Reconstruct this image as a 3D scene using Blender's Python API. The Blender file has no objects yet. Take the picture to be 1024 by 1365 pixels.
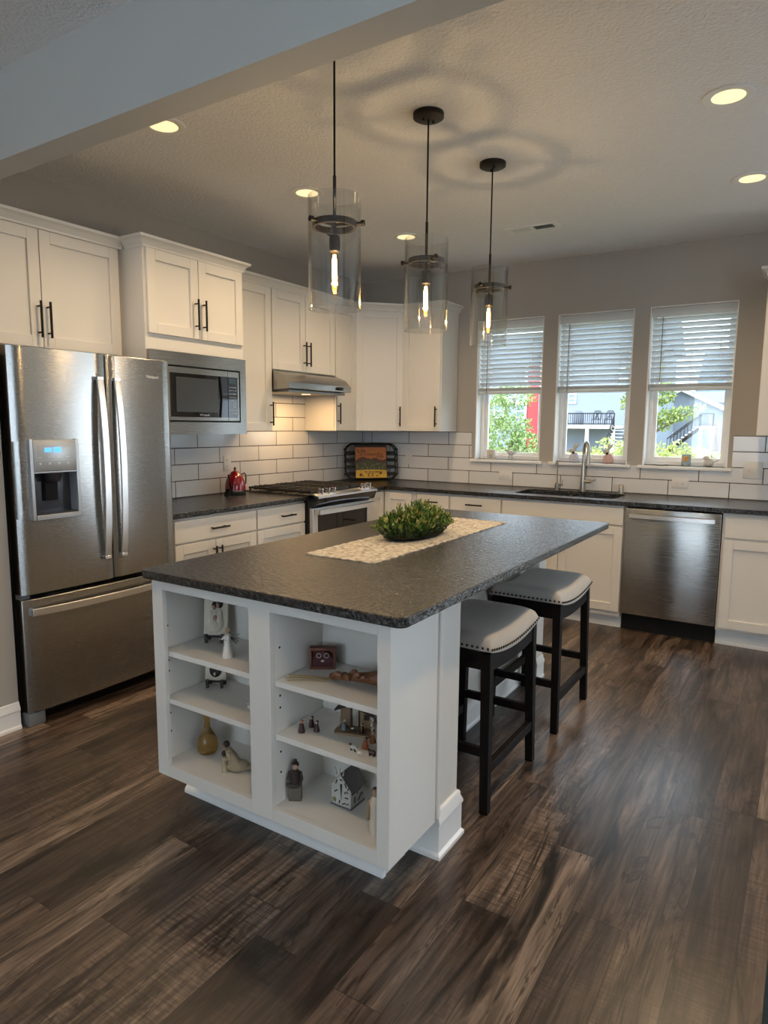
import bpy, bmesh, math, random
from mathutils import Matrix, Vector
random.seed(7)
PI = math.pi
scn = bpy.context.scene
COL = scn.collection

# ------------------------------------------------------------------ camera
cd = bpy.data.cameras.new('camera'); cam = bpy.data.objects.new('camera', cd); COL.objects.link(cam)
yaw, pit, rol = math.radians(32.44), math.radians(-7.445), math.radians(0.453)
fw = Vector((-math.sin(yaw)*math.cos(pit), math.cos(yaw)*math.cos(pit), math.sin(pit)))
rt = Vector((math.cos(yaw), math.sin(yaw), 0)); up = rt.cross(fw)
rt2 = rt*math.cos(rol)+up*math.sin(rol); up2 = -rt*math.sin(rol)+up*math.cos(rol)
mw = Matrix((rt2, up2, -fw)).transposed().to_4x4(); mw.translation = Vector((3.639, -5.365, 1.423))
cam.matrix_world = mw
cd.sensor_fit = 'VERTICAL'; cd.sensor_height = 36.0; cd.sensor_width = 27.0
cd.lens = 886.3/1365*36.0; cd.clip_start = 0.05; cd.clip_end = 400
scn.camera = cam

# ------------------------------------------------------------------ exposure, world, sun, daylight
vs = scn.view_settings
vs.view_transform = 'Standard'; vs.look = 'None'; vs.gamma = 1.0; vs.use_curve_mapping = False
vs.exposure = 0.28
scn.cycles.use_denoising = True
scn.cycles.max_bounces = 10; scn.cycles.diffuse_bounces = 5; scn.cycles.glossy_bounces = 5
scn.cycles.transparent_max_bounces = 24; scn.cycles.transmission_bounces = 8
scn.cycles.sample_clamp_indirect = 4.0; scn.cycles.caustics_reflective = False; scn.cycles.caustics_refractive = False

w = bpy.data.worlds.new('World'); scn.world = w; w.use_nodes = True
bg = w.node_tree.nodes['Background']
bg.inputs[0].default_value = (0.72, 0.86, 1.0, 1); bg.inputs[1].default_value = 5.2

def light(name, kind, loc, energy, color, rot=None, size=None, size_y=None, **kw):
    ld = bpy.data.lights.new(name, kind); ld.energy = energy; ld.color = color
    if kind == 'AREA':
        ld.shape = 'RECTANGLE'; ld.size = size; ld.size_y = size_y
    for k, v in kw.items(): setattr(ld, k, v)
    o = bpy.data.objects.new(name, ld); COL.objects.link(o); o.location = loc
    if rot: o.rotation_euler = rot
    return o
sun = light('sun', 'SUN', (0, 0, 12), 4.2, (1.0, 0.95, 0.86), angle=0.01)
sun.rotation_euler = Vector((0.50, 0.52, -0.70)).to_track_quat('-Z', 'Y').to_euler()
DAY = (0.78, 0.89, 1.0)
light('daylight_patio_door', 'AREA', (5.85, -0.06, 1.08), 48, DAY, (-PI/2, 0, 0), 1.9, 2.0)
light('daylight_rear_window', 'AREA', (3.1, -9.38, 1.5), 12, DAY, (PI/2, 0, 0), 3.2, 1.6)
light('daylight_side_window', 'AREA', (7.08, -5.6, 1.5), 9, DAY, (0, PI/2, 0), 1.6, 2.4)
WARM = (1.0, 0.72, 0.42)

# ------------------------------------------------------------------ material helpers
def nd(nt, typ, props=None, **ins):
    n = nt.nodes.new(typ)
    for k, v in (props or {}).items(): setattr(n, k, v)
    for k, v in ins.items():
        key = int(k[1:]) if k[0] == 'i' and k[1:].isdigit() else k.replace('_', ' ')
        s = n.inputs[key]
        if isinstance(v, bpy.types.NodeSocket): nt.links.new(v, s)
        else:
            if hasattr(s.default_value, '__len__') and not isinstance(v, str) and len(v) == 3 and len(s.default_value) == 4: v = (*v, 1)
            s.default_value = v
    return n
def M(nt, op, a, b=0.0, c=None):
    kw = dict(i0=a, i1=b)
    if c is not None: kw['i2'] = c
    return nd(nt, 'ShaderNodeMath', {'operation': op}, **kw).outputs[0]
def mixc(nt, f, a, b, bt='MIX'):
    n = nt.nodes.new('ShaderNodeMix'); n.data_type = 'RGBA'; n.blend_type = bt
    for i, v in ((0, f), (6, a), (7, b)):
        if isinstance(v, bpy.types.NodeSocket): nt.links.new(v, n.inputs[i])
        else: n.inputs[i].default_value = (*v, 1) if hasattr(v, '__len__') and len(v) == 3 else v
    return n.outputs[2]
def ramp(nt, f, stops):
    n = nt.nodes.new('ShaderNodeValToRGB'); nt.links.new(f, n.inputs[0]); e = n.color_ramp.elements
    while len(e) < len(stops): e.new(0.5)
    for el, (p, c) in zip(e, stops):
        el.position = p; el.color = (*c, 1) if len(c) == 3 else c
    return n.outputs[0]
def noise(nt, vec, scale, detail=3, rough=.5, dist=0.0):
    n = nd(nt, 'ShaderNodeTexNoise', None, Vector=vec, Scale=scale, Detail=detail, Roughness=rough, Distortion=dist); return n.outputs[0]
def bump(nt, h, strength, dist=.01):
    return nd(nt, 'ShaderNodeBump', None, Height=h, Strength=strength, Distance=dist).outputs[0]
def objco(nt): return nt.nodes.new('ShaderNodeTexCoord').outputs['Object']
def posn(nt): return nt.nodes.new('ShaderNodeNewGeometry').outputs['Position']
def scalev(nt, v, s): return nd(nt, 'ShaderNodeMapping', None, Vector=v, Scale=s).outputs[0]
def mat(name, col=(.8, .8, .8), rough=.5, metal=0.0, fn=None, **kw):
    m = bpy.data.materials.new(name); m.use_nodes = True; nt = m.node_tree; b = nt.nodes['Principled BSDF']
    b.inputs['Base Color'].default_value = (*col, 1); b.inputs['Roughness'].default_value = rough; b.inputs['Metallic'].default_value = metal
    for k, v in kw.items(): b.inputs[k.replace('_', ' ')].default_value = v
    if fn: fn(nt, b)
    return m
def mottle(c, amt=.12, sc=6.0, bmp=0.0, bs=60, rvar=0.0):
    def f(nt, b):
        v = posn(nt); n = noise(nt, v, sc, 4)
        nt.links.new(mixc(nt, n, tuple(x*(1-amt) for x in c), tuple(min(1, x*(1+amt)) for x in c)), b.inputs['Base Color'])
        if bmp: nt.links.new(bump(nt, noise(nt, v, bs, 3), bmp), b.inputs['Normal'])
    return f
def simple(name, c, rough=.5, metal=0.0, amt=.08, sc=8.0, bmp=0.0, bs=80, **kw): return mat(name, c, rough, metal, mottle(c, amt, sc, bmp, bs), **kw)

WHITE = simple('cabinet_paint', (.71, .68, .63), .38, amt=.015, sc=3, bmp=.02, bs=40)
TRIMW = simple('white_trim_paint', (.82, .81, .79), .4, amt=.015)
WALL = simple('greige_wall_paint', (.40, .365, .32), .75, amt=.03, sc=2, bmp=.08, bs=140)
CEIL = simple('ceiling_texture', (.82, .81, .81), .9, amt=.04, sc=30, bmp=.55, bs=75)
BEAMP = simple('beam_paint', (.50, .50, .48), .75, amt=.02, sc=2, bmp=.06, bs=140)
SHADEWALL = simple('shaded_wall_paint', (.035, .045, .038), .7, amt=.05)  # shade on the column's unlit face, put into the paint colour
BLACK = simple('black_metal', (.012, .011, .010), .42, .6)
BLACKM = simple('matte_black', (.008, .008, .008), .65, Specular_IOR_Level=.2)
BRONZE = simple('dark_bronze', (.018, .014, .011), .5, .5)
BGLASS = simple('black_glass', (.008, .008, .009), .06, amt=.02)
GRAYP = simple('grey_plastic', (.16, .165, .17), .45)
SILVERP = simple('silver_plastic', (.45, .46, .47), .35, .6)
DISPB = mat('blue_display', (.02, .05, .2), .2, Emission_Color=(.06, .32, 1, 1), Emission_Strength=1.6)
PLATE = simple('outlet_plastic', (.72, .71, .68), .35)
SLOT = simple('outlet_slot', (.25, .24, .22), .5)
NICKEL = simple('brushed_nickel', (.46, .42, .36), .28, 1.0)
CHROME = simple('chrome', (.75, .75, .76), .12, 1.0)
ESPRESSO = simple('espresso_wood', (.0075, .005, .0042), .6, amt=.25, sc=25, Specular_IOR_Level=.14)
BRASS = simple('nailhead_metal', (.05, .04, .03), .35, .9)
RED = simple('red_enamel', (.22, .004, .008), .12, amt=.03, Coat_Weight=.6)

def f_steel(axis, base=(.37, .365, .355), r0=.20, r1=.32):
    def f(nt, b):
        s = {'x': (6, 900, 900), 'y': (900, 6, 900), 'z': (900, 900, 6)}[axis]
        n = noise(nt, scalev(nt, posn(nt), s), 1.0, 3)
        nt.links.new(nd(nt, 'ShaderNodeMapRange', None, Value=n, i3=r0, i4=r1).outputs[0], b.inputs['Roughness'])
        nt.links.new(mixc(nt, n, tuple(x*.95 for x in base), tuple(x*1.05 for x in base)), b.inputs['Base Color'])
        b.inputs['Anisotropic'].default_value = .75; b.inputs['Anisotropic Rotation'].default_value = .25
        nt.links.new(nd(nt, 'ShaderNodeTangent', {'direction_type': 'RADIAL', 'axis': 'Z'}).outputs[0], b.inputs['Tangent'])
    return f
STEELV = mat('stainless_steel_fridge', (.5, .5, .5), .3, 1.0, f_steel('y'))
STEELX = mat('stainless_steel_brushed', (.5, .5, .5), .3, 1.0, f_steel('x'))
STEELB = mat('stainless_steel_bright', (.62, .62, .62), .3, 1.0, f_steel('y', (.72, .72, .72), .28, .38))

def f_granite(nt, b):
    v = posn(nt)
    s1 = noise(nt, v, 170, 3, .7); s2 = noise(nt, v, 75, 4, .65)
    c = ramp(nt, s1, [(.42, (.006, .006, .007)), (.56, (.018, .018, .018)), (.70, (.10, .095, .09))])
    nt.links.new(mixc(nt, .5, c, ramp(nt, s2, [(.40, (.004, .004, .005)), (.52, (.022, .021, .020)), (.66, (.11, .10, .09))])), b.inputs['Base Color'])
    nt.links.new(nd(nt, 'ShaderNodeMapRange', None, Value=s2, i3=.14, i4=.26).outputs[0], b.inputs['Roughness'])
    h = M(nt, 'ADD', noise(nt, v, 58, 2, .5), M(nt, 'MULTIPLY', s1, .2))
    nt.links.new(bump(nt, h, .75, .008), b.inputs['Normal'])
GRANITE = mat('leathered_black_granite', (.03, .03, .03), .3, 0, f_granite, IOR=1.5)

def f_floor(nt, b):
    p = nd(nt, 'ShaderNodeSeparateXYZ', None, Vector=posn(nt)); x, y = p.outputs[0], p.outputs[1]
    W, L = .143, 1.22
    X = M(nt, 'DIVIDE', M(nt, 'ADD', x, -.003), W); row = M(nt, 'FLOOR', X)
    off = nd(nt, 'ShaderNodeTexWhiteNoise', {'noise_dimensions': '1D'}, W=row).outputs[0]
    Y = M(nt, 'ADD', M(nt, 'DIVIDE', y, L), M(nt, 'MULTIPLY', off, 5.3)); idn = M(nt, 'FLOOR', Y)
    cv = nd(nt, 'ShaderNodeCombineXYZ', None, X=row, Y=idn).outputs[0]
    wn = nd(nt, 'ShaderNodeTexWhiteNoise', {'noise_dimensions': '2D'}, Vector=cv); rnd = wn.outputs[0]
    shift = M(nt, 'MULTIPLY', rnd, 57.0)
    def co(sx, sy): return nd(nt, 'ShaderNodeCombineXYZ', None, X=M(nt, 'ADD', M(nt, 'MULTIPLY', x, sx), shift), Y=M(nt, 'ADD', M(nt, 'MULTIPLY', y, sy), shift), Z=shift).outputs[0]
    g1 = noise(nt, co(14, 1.7), 1.0, 6, .62, 1.3)
    g2 = noise(nt, co(85, 3.2), 1.0, 4, .6, .5)
    g3 = noise(nt, co(5.5, .75), 1.0, 5, .6, 1.6)
    saw = noise(nt, co(14, 120), 1.0, 3, .6, .4)
    tone = ramp(nt, rnd, [(0, (.036, .024, .018)), (.4, (.070, .048, .036)), (.75, (.105, .075, .057)), (1, (.18, .135, .102))])
    gr = ramp(nt, g1, [(.30, (.12, .11, .11)), (.42, (.55, .53, .52)), (.52, (1.0, .98, .97)), (.62, (1.4, 1.38, 1.36)), (.75, (1.85, 1.85, 1.85))])
    c = mixc(nt, 1.0, tone, gr, 'MULTIPLY')
    c = mixc(nt, .7, c, ramp(nt, g2, [(.32, (.35, .35, .35)), (.68, (1.65, 1.65, 1.65))]), 'MULTIPLY')
    sm_ = ramp(nt, noise(nt, co(4, 1.3), 1.0, 2, .5), [(.48, (0, 0, 0)), (.62, (.55, .55, .55))])
    c = mixc(nt, sm_, c, ramp(nt, saw, [(.38, (.45, .45, .45)), (.62, (1.6, 1.6, 1.62))]), 'MULTIPLY')
    knot = ramp(nt, g3, [(.33, (1, 1, 1)), (.385, (.4, .4, .4)), (.42, (0, 0, 0))])
    c = mixc(nt, knot, c, (.009, .006, .005))
    line = ramp(nt, M(nt, 'ABSOLUTE', M(nt, 'SUBTRACT', g3, .53)), [(0, (1, 1, 1)), (.007, (.7, .7, .7)), (.018, (0, 0, 0))])
    c = mixc(nt, M(nt, 'MULTIPLY', line, .85), c, (.012, .008, .006))
    fx = M(nt, 'FRACT', X); fy = M(nt, 'FRACT', Y)
    seam = M(nt, 'MAXIMUM', M(nt, 'LESS_THAN', fx, .018), M(nt, 'LESS_THAN', fy, .0022))
    c = mixc(nt, M(nt, 'MULTIPLY', seam, .8), c, (.01, .007, .006))
    nt.links.new(c, b.inputs['Base Color'])
    nt.links.new(nd(nt, 'ShaderNodeMapRange', None, Value=g1, i3=.36, i4=.24).outputs[0], b.inputs['Roughness'])
    h = M(nt, 'SUBTRACT', M(nt, 'ADD', M(nt, 'MULTIPLY', g2, .5), M(nt, 'ADD', M(nt, 'MULTIPLY', saw, .2), M(nt, 'MULTIPLY', g1, .5))), M(nt, 'MULTIPLY', seam, .8))
    nt.links.new(bump(nt, h, .22, .004), b.inputs['Normal'])
FLOOR = mat('dark_wood_planks', (.08, .06, .05), .3, 0, f_floor, IOR=1.6)

def f_tile(u_axis, u0):
    def f(nt, b):
        p = nd(nt, 'ShaderNodeSeparateXYZ', None, Vector=posn(nt))
        u = p.outputs[u_axis]; z = p.outputs[2]
        R = M(nt, 'DIVIDE', M(nt, 'ADD', z, -.917), .1125); row = M(nt, 'FLOOR', R)
        odd = M(nt, 'FRACT', M(nt, 'MULTIPLY', M(nt, 'ADD', row, 1.0), .5))   # .5 on even rows
        U = M(nt, 'ADD', M(nt, 'DIVIDE', M(nt, 'ADD', u, -u0+8.23), .4115), odd); fu = M(nt, 'FRACT', U); fr = M(nt, 'FRACT', R)
        du = M(nt, 'MULTIPLY', M(nt, 'MINIMUM', fu, M(nt, 'SUBTRACT', 1.0, fu)), .4115)
        dz = M(nt, 'MULTIPLY', M(nt, 'MINIMUM', fr, M(nt, 'SUBTRACT', 1.0, fr)), .1125)
        dd = M(nt, 'MINIMUM', du, dz)
        g = M(nt, 'LESS_THAN', dd, .0027)
        tv = nd(nt, 'ShaderNodeTexWhiteNoise', {'noise_dimensions': '2D'}, Vector=nd(nt, 'ShaderNodeCombineXYZ', None, X=M(nt, 'FLOOR', U), Y=row).outputs[0]).outputs[0]
        nt.links.new(mixc(nt, g, mixc(nt, tv, (.68, .675, .67), (.75, .745, .735)), (.018, .016, .015)), b.inputs['Base Color'])
        nt.links.new(nd(nt, 'ShaderNodeMapRange', None, Value=g, i3=.12, i4=.8).outputs[0], b.inputs['Roughness'])
        h = M(nt, 'MINIMUM', M(nt, 'MULTIPLY', dd, 220.0), 1.0)
        wv = M(nt, 'MULTIPLY', noise(nt, posn(nt), 9, 1), .25)
        nt.links.new(bump(nt, M(nt, 'ADD', h, wv), .5, .003), b.inputs['Normal'])
    return f
TILEL = mat('subway_tile_side', (.7, .7, .7), .15, 0, f_tile(1, -2.105))
TILEB = mat('subway_tile_back', (.7, .7, .7), .15, 0, f_tile(0, 2.560))

def glassmat(name, tint, refl, rough=.02, haze=0.0):
    m = bpy.data.materials.new(name); m.use_nodes = True; nt = m.node_tree; nt.nodes.clear()
    o = nt.nodes.new('ShaderNodeOutputMaterial')
    t = nd(nt, 'ShaderNodeBsdfTransparent', None, Color=tint); g = nd(nt, 'ShaderNodeBsdfGlossy', None, Roughness=rough)
    lw = nd(nt, 'ShaderNodeLayerWeight', None, Blend=.5)
    fac = M(nt, 'ADD', M(nt, 'MULTIPLY', M(nt, 'POWER', lw.outputs['Facing'], 4.0), .9*refl/.2), .065)
    nt.links.new(nd(nt, 'ShaderNodeMixShader', None, i0=fac, i1=t.outputs[0], i2=g.outputs[0]).outputs[0], o.inputs[0])
    return m
PANE = glassmat('window_glass', (.97, .98, .98, 1), .18)
SHADE = glassmat('clear_shade_glass', (.95, .95, .94, 1), .22)
BULBG = glassmat('amber_bulb_glass', (1, .86, .6, 1), .2)
FILA = mat('bulb_filament', (1, .7, .3), .5, Emission_Color=(1, .62, .24, 1), Emission_Strength=40)
LED = mat('downlight_lens', (1, .9, .7), .5, Emission_Color=(1, .80, .42, 1), Emission_Strength=.85)

def f_fabric(c):
    def f(nt, b):
        v = objco(nt); n = noise(nt, v, 240, 2); n2 = noise(nt, v, 7, 3)
        nt.links.new(mixc(nt, n2, tuple(x*.92 for x in c), tuple(x*1.05 for x in c)), b.inputs['Base Color'])
        nt.links.new(bump(nt, n, .3, .002), b.inputs['Normal'])
    return f
LINEN = mat('beige_linen', (.5, .46, .4), .85, 0, f_fabric((.42, .395, .365)))
def f_blind(nt, b):
    nt.links.new(mixc(nt, noise(nt, posn(nt), 5, 2), (.74, .75, .75), (.80, .80, .80)), b.inputs['Base Color'])
    b.inputs['Roughness'].default_value = .45
    tr = nd(nt, 'ShaderNodeBsdfTranslucent', None, Color=(.85, .88, .9)); out = [n for n in nt.nodes if n.type == 'OUTPUT_MATERIAL'][0]
    nt.links.new(nd(nt, 'ShaderNodeMixShader', None, i0=.30, i1=b.outputs[0], i2=tr.outputs[0]).outputs[0], out.inputs[0])
BLIND = mat('blind_slat', (.78, .78, .78), .45, 0, f_blind)

# ------------------------------------------------------------------ mesh helpers
class G:
    def __init__(s): s.b = bmesh.new()
    def _v(s, pts): return [s.b.verts.new(p) for p in pts]
    def f(s, vs):
        try: return s.b.faces.new(vs)
        except ValueError: return None
    def box(s, x0, x1, y0, y1, z0, z1, bev=0.0, m=None):
        n0 = len(s.b.verts)
        v = s._v([(x, y, z) for z in (z0, z1) for y in (y0, y1) for x in (x0, x1)])
        fs = [s.f([v[i] for i in q]) for q in ((0, 2, 3, 1), (4, 5, 7, 6), (0, 1, 5, 4), (2, 6, 7, 3), (0, 4, 6, 2), (1, 3, 7, 5))]
        if bev > 0:
            es = list({e for f in fs for e in f.edges})
            bmesh.ops.bevel(s.b, geom=es, offset=bev, segments=2, profile=.5, affect='EDGES')
        if m is not None:
            s.b.verts.ensure_lookup_table()
            for k in range(n0, len(s.b.verts)): s.b.verts[k].co = m @ s.b.verts[k].co
        return s
    def hexa(s, bot, top):
        v = s._v(list(bot)+list(top))
        for q in ((3, 2, 1, 0), (4, 5, 6, 7), (0, 1, 5, 4), (1, 2, 6, 5), (2, 3, 7, 6), (3, 0, 4, 7)): s.f([v[i] for i in q])
        return s
    def ring(s, c, r, n, ax, bx): return s._v([c+ax*(r*math.cos(2*PI*i/n))+bx*(r*math.sin(2*PI*i/n)) for i in range(n)])
    def bridge(s, a, b):
        n = len(a)
        for i in range(n): s.f([a[i], a[(i+1) % n], b[(i+1) % n], b[i]])
    def cyl(s, p0, p1, r0, r1=None, n=16):
        p0, p1 = Vector(p0), Vector(p1); d = (p1-p0).normalized(); r1 = r0 if r1 is None else r1
        ax = d.orthogonal().normalized(); bx = d.cross(ax)
        a = s.ring(p0, r0, n, ax, bx); b = s.ring(p1, r1, n, ax, bx); s.bridge(a, b)
        s.f(a[::-1]); s.f(b); return s
    def tube(s, pts, r, n=10, caps=True):
        pts = [Vector(p) for p in pts]; rs = r if hasattr(r, '__len__') else [r]*len(pts)
        prev = None; ax = None
        for i, p in enumerate(pts):
            d = (pts[min(i+1, len(pts)-1)]-pts[max(i-1, 0)]).normalized()
            ax = d.orthogonal().normalized() if ax is None else (ax-d*ax.dot(d)).normalized()
            cur = s.ring(p, rs[i], n, ax, d.cross(ax))
            if prev: s.bridge(prev, cur)
            elif caps: s.f(cur[::-1])
            prev = cur
        if caps: s.f(prev)
        return s
    def lathe(s, c, prof, n=24, caps=True, sx=1.0, sy=1.0):
        c = Vector(c); prev = None
        for i, (r, z) in enumerate(prof):
            cur = s._v([c+Vector((sx*r*math.cos(2*PI*k/n), sy*r*math.sin(2*PI*k/n), z)) for k in range(n)])
            if prev: s.bridge(prev, cur)
            elif caps: s.f(cur[::-1])
            prev = cur
        if caps: s.f(prev)
        return s
    def ell(s, c, r, n=14, m=None):
        r = r if hasattr(r, '__len__') else (r, r, r); n0 = len(s.b.verts)
        prof = [(max(math.sin(PI*i/(n//2)), 1e-4), -math.cos(PI*i/(n//2))) for i in range(n//2+1)]
        s.lathe((0, 0, 0), prof, n); s.b.verts.ensure_lookup_table(); c = Vector(c)
        for k in range(n0, len(s.b.verts)):
            q = s.b.verts[k].co; q = Vector((q.x*r[0], q.y*r[1], q.z*r[2]))
            s.b.verts[k].co = c+((m @ q) if m else q)
        return s
    def prism(s, poly, axis, lo, hi):
        def P(a, b, t): return {'x': (t, a, b), 'y': (a, t, b), 'z': (a, b, t)}[axis]
        u = s._v([P(a, b, lo) for a, b in poly]); v = s._v([P(a, b, hi) for a, b in poly])
        s.bridge(u, v); s.f(u[::-1]); s.f(v); return s
    def mold(s, path, prof, closed=False):
        """extrude profile (out, z) along an XY path; out is to the right of the direction of travel"""
        n = len(path); P = [Vector(p) for p in path]; rings = []
        for i in range(n):
            d0 = (P[i]-P[i-1]).normalized() if (i > 0 or closed) else None
            d1 = (P[(i+1) % n]-P[i]).normalized() if (i < n-1 or closed) else None
            d0 = d0 or d1; d1 = d1 or d0
            n0 = Vector((d0.y, -d0.x)); n1 = Vector((d1.y, -d1.x)); mm = (n0+n1); mm = mm/max(mm.dot(n0), .2)
            rings.append(s._v([(P[i].x+mm.x*o, P[i].y+mm.y*o, z) for o, z in prof]))
        for i in range(n if closed else n-1): s.bridge(rings[i], rings[(i+1) % n])
        if not closed: s.f(rings[0][::-1]); s.f(rings[-1])
        return s
    def rot(s, m, n0=0):
        s.b.verts.ensure_lookup_table()
        for k in range(n0, len(s.b.verts)): s.b.verts[k].co = m @ s.b.verts[k].co
        return s
RM = {}
def mk(name, g, m, sm=35, bev=0.0, inv=None):
    bmesh.ops.recalc_face_normals(g.b, faces=g.b.faces)
    me = bpy.data.meshes.new(name)
    if inv is not None: g.b.transform(inv)
    g.b.to_mesh(me); g.b.free(); me.materials.append(m)
    if sm:
        me.polygons.foreach_set('use_smooth', [True]*len(me.polygons)); me.set_sharp_from_angle(angle=math.radians(sm))
    o = bpy.data.objects.new(name, me); COL.objects.link(o)
    if bev:
        b = o.modifiers.new('bevel', 'BEVEL'); b.width = bev; b.segments = 2; b.limit_method = 'ANGLE'; b.angle_limit = math.radians(40)
    return o
def part(name, g, m, par, local=False, sm=35, bev=0.0, label=None, kind=None):
    root = RM[par.name]
    o = mk(name, g, m, sm, bev, None if local else root.inverted()); o.parent = par; RM[o.name] = root
    if label: o['label'] = label
    if kind: o['kind'] = kind
    return o
def tag(o, label, cat, group=None, kind=None):
    o['label'] = label; o['category'] = cat
    if group: o['group'] = group
    if kind: o['kind'] = kind
    return o
def thing(name, label, cat, loc, rz=0.0, group=None):
    o = bpy.data.objects.new(name, None); COL.objects.link(o); o.empty_display_size = .05
    o.location = loc; o.rotation_euler = (0, 0, rz); RM[o.name] = Matrix.Translation(Vector(loc)) @ Matrix.Rotation(rz, 4, 'Z')
    return tag(o, label, cat, group)
def solo(name, g, m, label, cat, group=None, sm=35, bev=0.0):
    xs = [v.co for v in g.b.verts]; c = Vector(((min(v.x for v in xs)+max(v.x for v in xs))/2, (min(v.y for v in xs)+max(v.y for v in xs))/2, min(v.z for v in xs)))
    o = mk(name, g, m, sm, bev, Matrix.Translation(-c)); o.location = c; RM[o.name] = Matrix.Translation(c)
    return tag(o, label, cat, group)
def struct(name, g, m, par=None, sm=0, bev=0.0):
    o = mk(name, g, m, sm, bev)
    if par: o.parent = par
    else: o['kind'] = 'structure'
    RM[o.name] = Matrix.Identity(4)
    return o
def dup(o, loc=None, rz=None, label=None, parent=None, d=None):
    c = o.copy(); COL.objects.link(c); c.parent = parent; RM[c.name] = RM[o.name]
    if loc is not None: c.location = loc
    if rz is not None: c.rotation_euler = (0, 0, rz)
    if label: c['label'] = label
    for ch in list(o.children): dup(ch, parent=c)
    return c
def text_g(txt, size, m, depth=.0006, align='CENTER'):
    cu = bpy.data.curves.new('t', 'FONT'); cu.body = txt; cu.size = size; cu.extrude = depth; cu.align_x = align; cu.align_y = 'CENTER'
    ob = bpy.data.objects.new('t', cu); COL.objects.link(ob)
    bpy.context.view_layer.update()
    me = bpy.data.meshes.new_from_object(ob.evaluated_get(bpy.context.evaluated_depsgraph_get()))
    bpy.data.objects.remove(ob); bpy.data.curves.remove(cu)
    g = G(); g.b.from_mesh(me); bpy.data.meshes.remove(me); g.b.transform(m); return g
def face_front(x, y, z): return Matrix.Translation((x, y, z)) @ Matrix.Rotation(PI/2, 4, 'X')   # text facing local -y

# ------------------------------------------------------------------ structure
H = 2.742
WIN = [(1.168, 1.753), (1.870, 2.455), (2.569, 3.152)]
ZS, ZT = 1.135, 2.308
def wall_x(holes, x0, x1, ya, yb, z0=0.0, z1=H):
    g = G(); xs = x0
    for (a, b, za, zb) in sorted(holes):
        g.box(xs, a, ya, yb, z0, z1)
        if za > z0: g.box(a, b, ya, yb, z0, za)
        g.box(a, b, ya, yb, zb, z1); xs = b
    g.box(xs, x1, ya, yb, z0, z1); return g
g = G(); g.box(-.2, 7.4, -9.7, .2, -.12, 0); struct('floor', g, FLOOR)
g = G(); g.box(-.2, 7.4, -9.7, .2, H, H+.15); struct('ceiling', g, CEIL)
struct('wall_back', wall_x([(a, b, ZS, ZT) for a, b in WIN]+[(4.9, 6.8, .02, 2.1)], -.2, 7.4, 0, .19), WALL)
g = G(); g.box(-.2, 0, -3.775, 0, 0, H); struct('wall_left', g, WALL)
g = G(); g.box(-.2, .612, -9.6, -3.775, 0, H); struct('wall_fridge', g, WALL)
struct('wall_rear', wall_x([(1.5, 4.7, .7, 2.3)], -.2, 7.4, -9.65, -9.5), WALL)
g = G(); g.box(7.2, 7.4, -9.6, -6.8, 0, H); g.box(7.2, 7.4, -4.4, 0, 0, H); g.box(7.2, 7.4, -6.8, -4.4, 0, .7); g.box(7.2, 7.4, -6.8, -4.4, 2.3, H); struct('wall_right', g, WALL)
g = G(); g.box(3.648, 4.05, -3.87, -3.66, 0, H); struct('wall_column', g, SHADEWALL)
g = G(); g.box(.612, 7.2, -3.872, -3.762, 2.425, H); struct('trim_1', g, BEAMP)
BASEP = [(0, 0), (.016, 0), (.016, .012), (.011, .02), (.011, .085), (.014, .09), (.014, .102), (.006, .118), (.006, .126), (0, .13)]
g = G(); g.mold([(.612, -3.775), (.612, -9.5)][::-1], [(o, z) for o, z in BASEP]); struct('baseboard_left', g, TRIMW, sm=30)
g = G(); g.mold([(3.95, 0), (4.9, 0)], BASEP); struct('baseboard_back', g, TRIMW)
# backsplash tile
g = G(); g.box(0, .008, -2.88, 0, .914, 1.372); g.box(0, .008, -1.676, -.914, 1.372, 1.80); struct('trim_2', g, TILEL)
g = G(); g.box(.008, 1.138, -.008, 0, .914, 1.372); g.box(1.138, 3.182, -.008, 0, .914, 1.112); g.box(3.182, 3.98, -.008, 0, .914, 1.372)
g.box(1.785, 1.838, -.008, 0, 1.112, 1.130); g.box(2.487, 2.537, -.008, 0, 1.112, 1.130)
struct('trim_3', g, TILEB)

def window(i, x0, x1, z0, z1):
    g = G(); yF = .10                                    # outer frame
    for a, b, c, d in ((x0, x0+.035, z0, z1), (x1-.035, x1, z0, z1), (x0+.035, x1-.035, z0, z0+.035), (x0+.035, x1-.035, z1-.035, z1)): g.box(a, b, yF, .19, c, d)
    w_ = struct('window_%d' % i, g, TRIMW, bev=.003)
    zm = (z0+z1)/2
    for nm, za, zb, y0 in (('sash', z0+.03, zm+.02, .125), ('sash', zm-.02, z1-.03, .155)):
        g = G(); a, b = x0+.03, x1-.03; t = .032
        for q in ((a, a+t, za, zb), (b-t, b, za, zb), (a+t, b-t, za, za+t), (a+t, b-t, zb-t, zb)): g.box(q[0], q[1], y0, y0+.028, q[2], q[3])
        s_ = struct(nm, g, TRIMW, w_, bev=.003)
        g = G(); g.box(a+t-.004, b-t+.004, y0+.012, y0+.016, za+t-.004, zb-t+.004); struct('glass_pane', g, PANE, s_)
    g = G(); g.box(x0-.03, x1+.032, -.034, .10, 1.112, 1.135, .004); struct('sill', g, TRIMW, w_)
    g = G(); t = .008
    g.box(x0, x0+t, 0, .10, z0, z1); g.box(x1-t, x1, 0, .10, z0, z1); g.box(x0+t, x1-t, 0, .10, z1-t, z1); struct('jamb', g, TRIMW, w_)
for i, (a, b) in enumerate(WIN): window(i+1, a, b, ZS, ZT)
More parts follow.
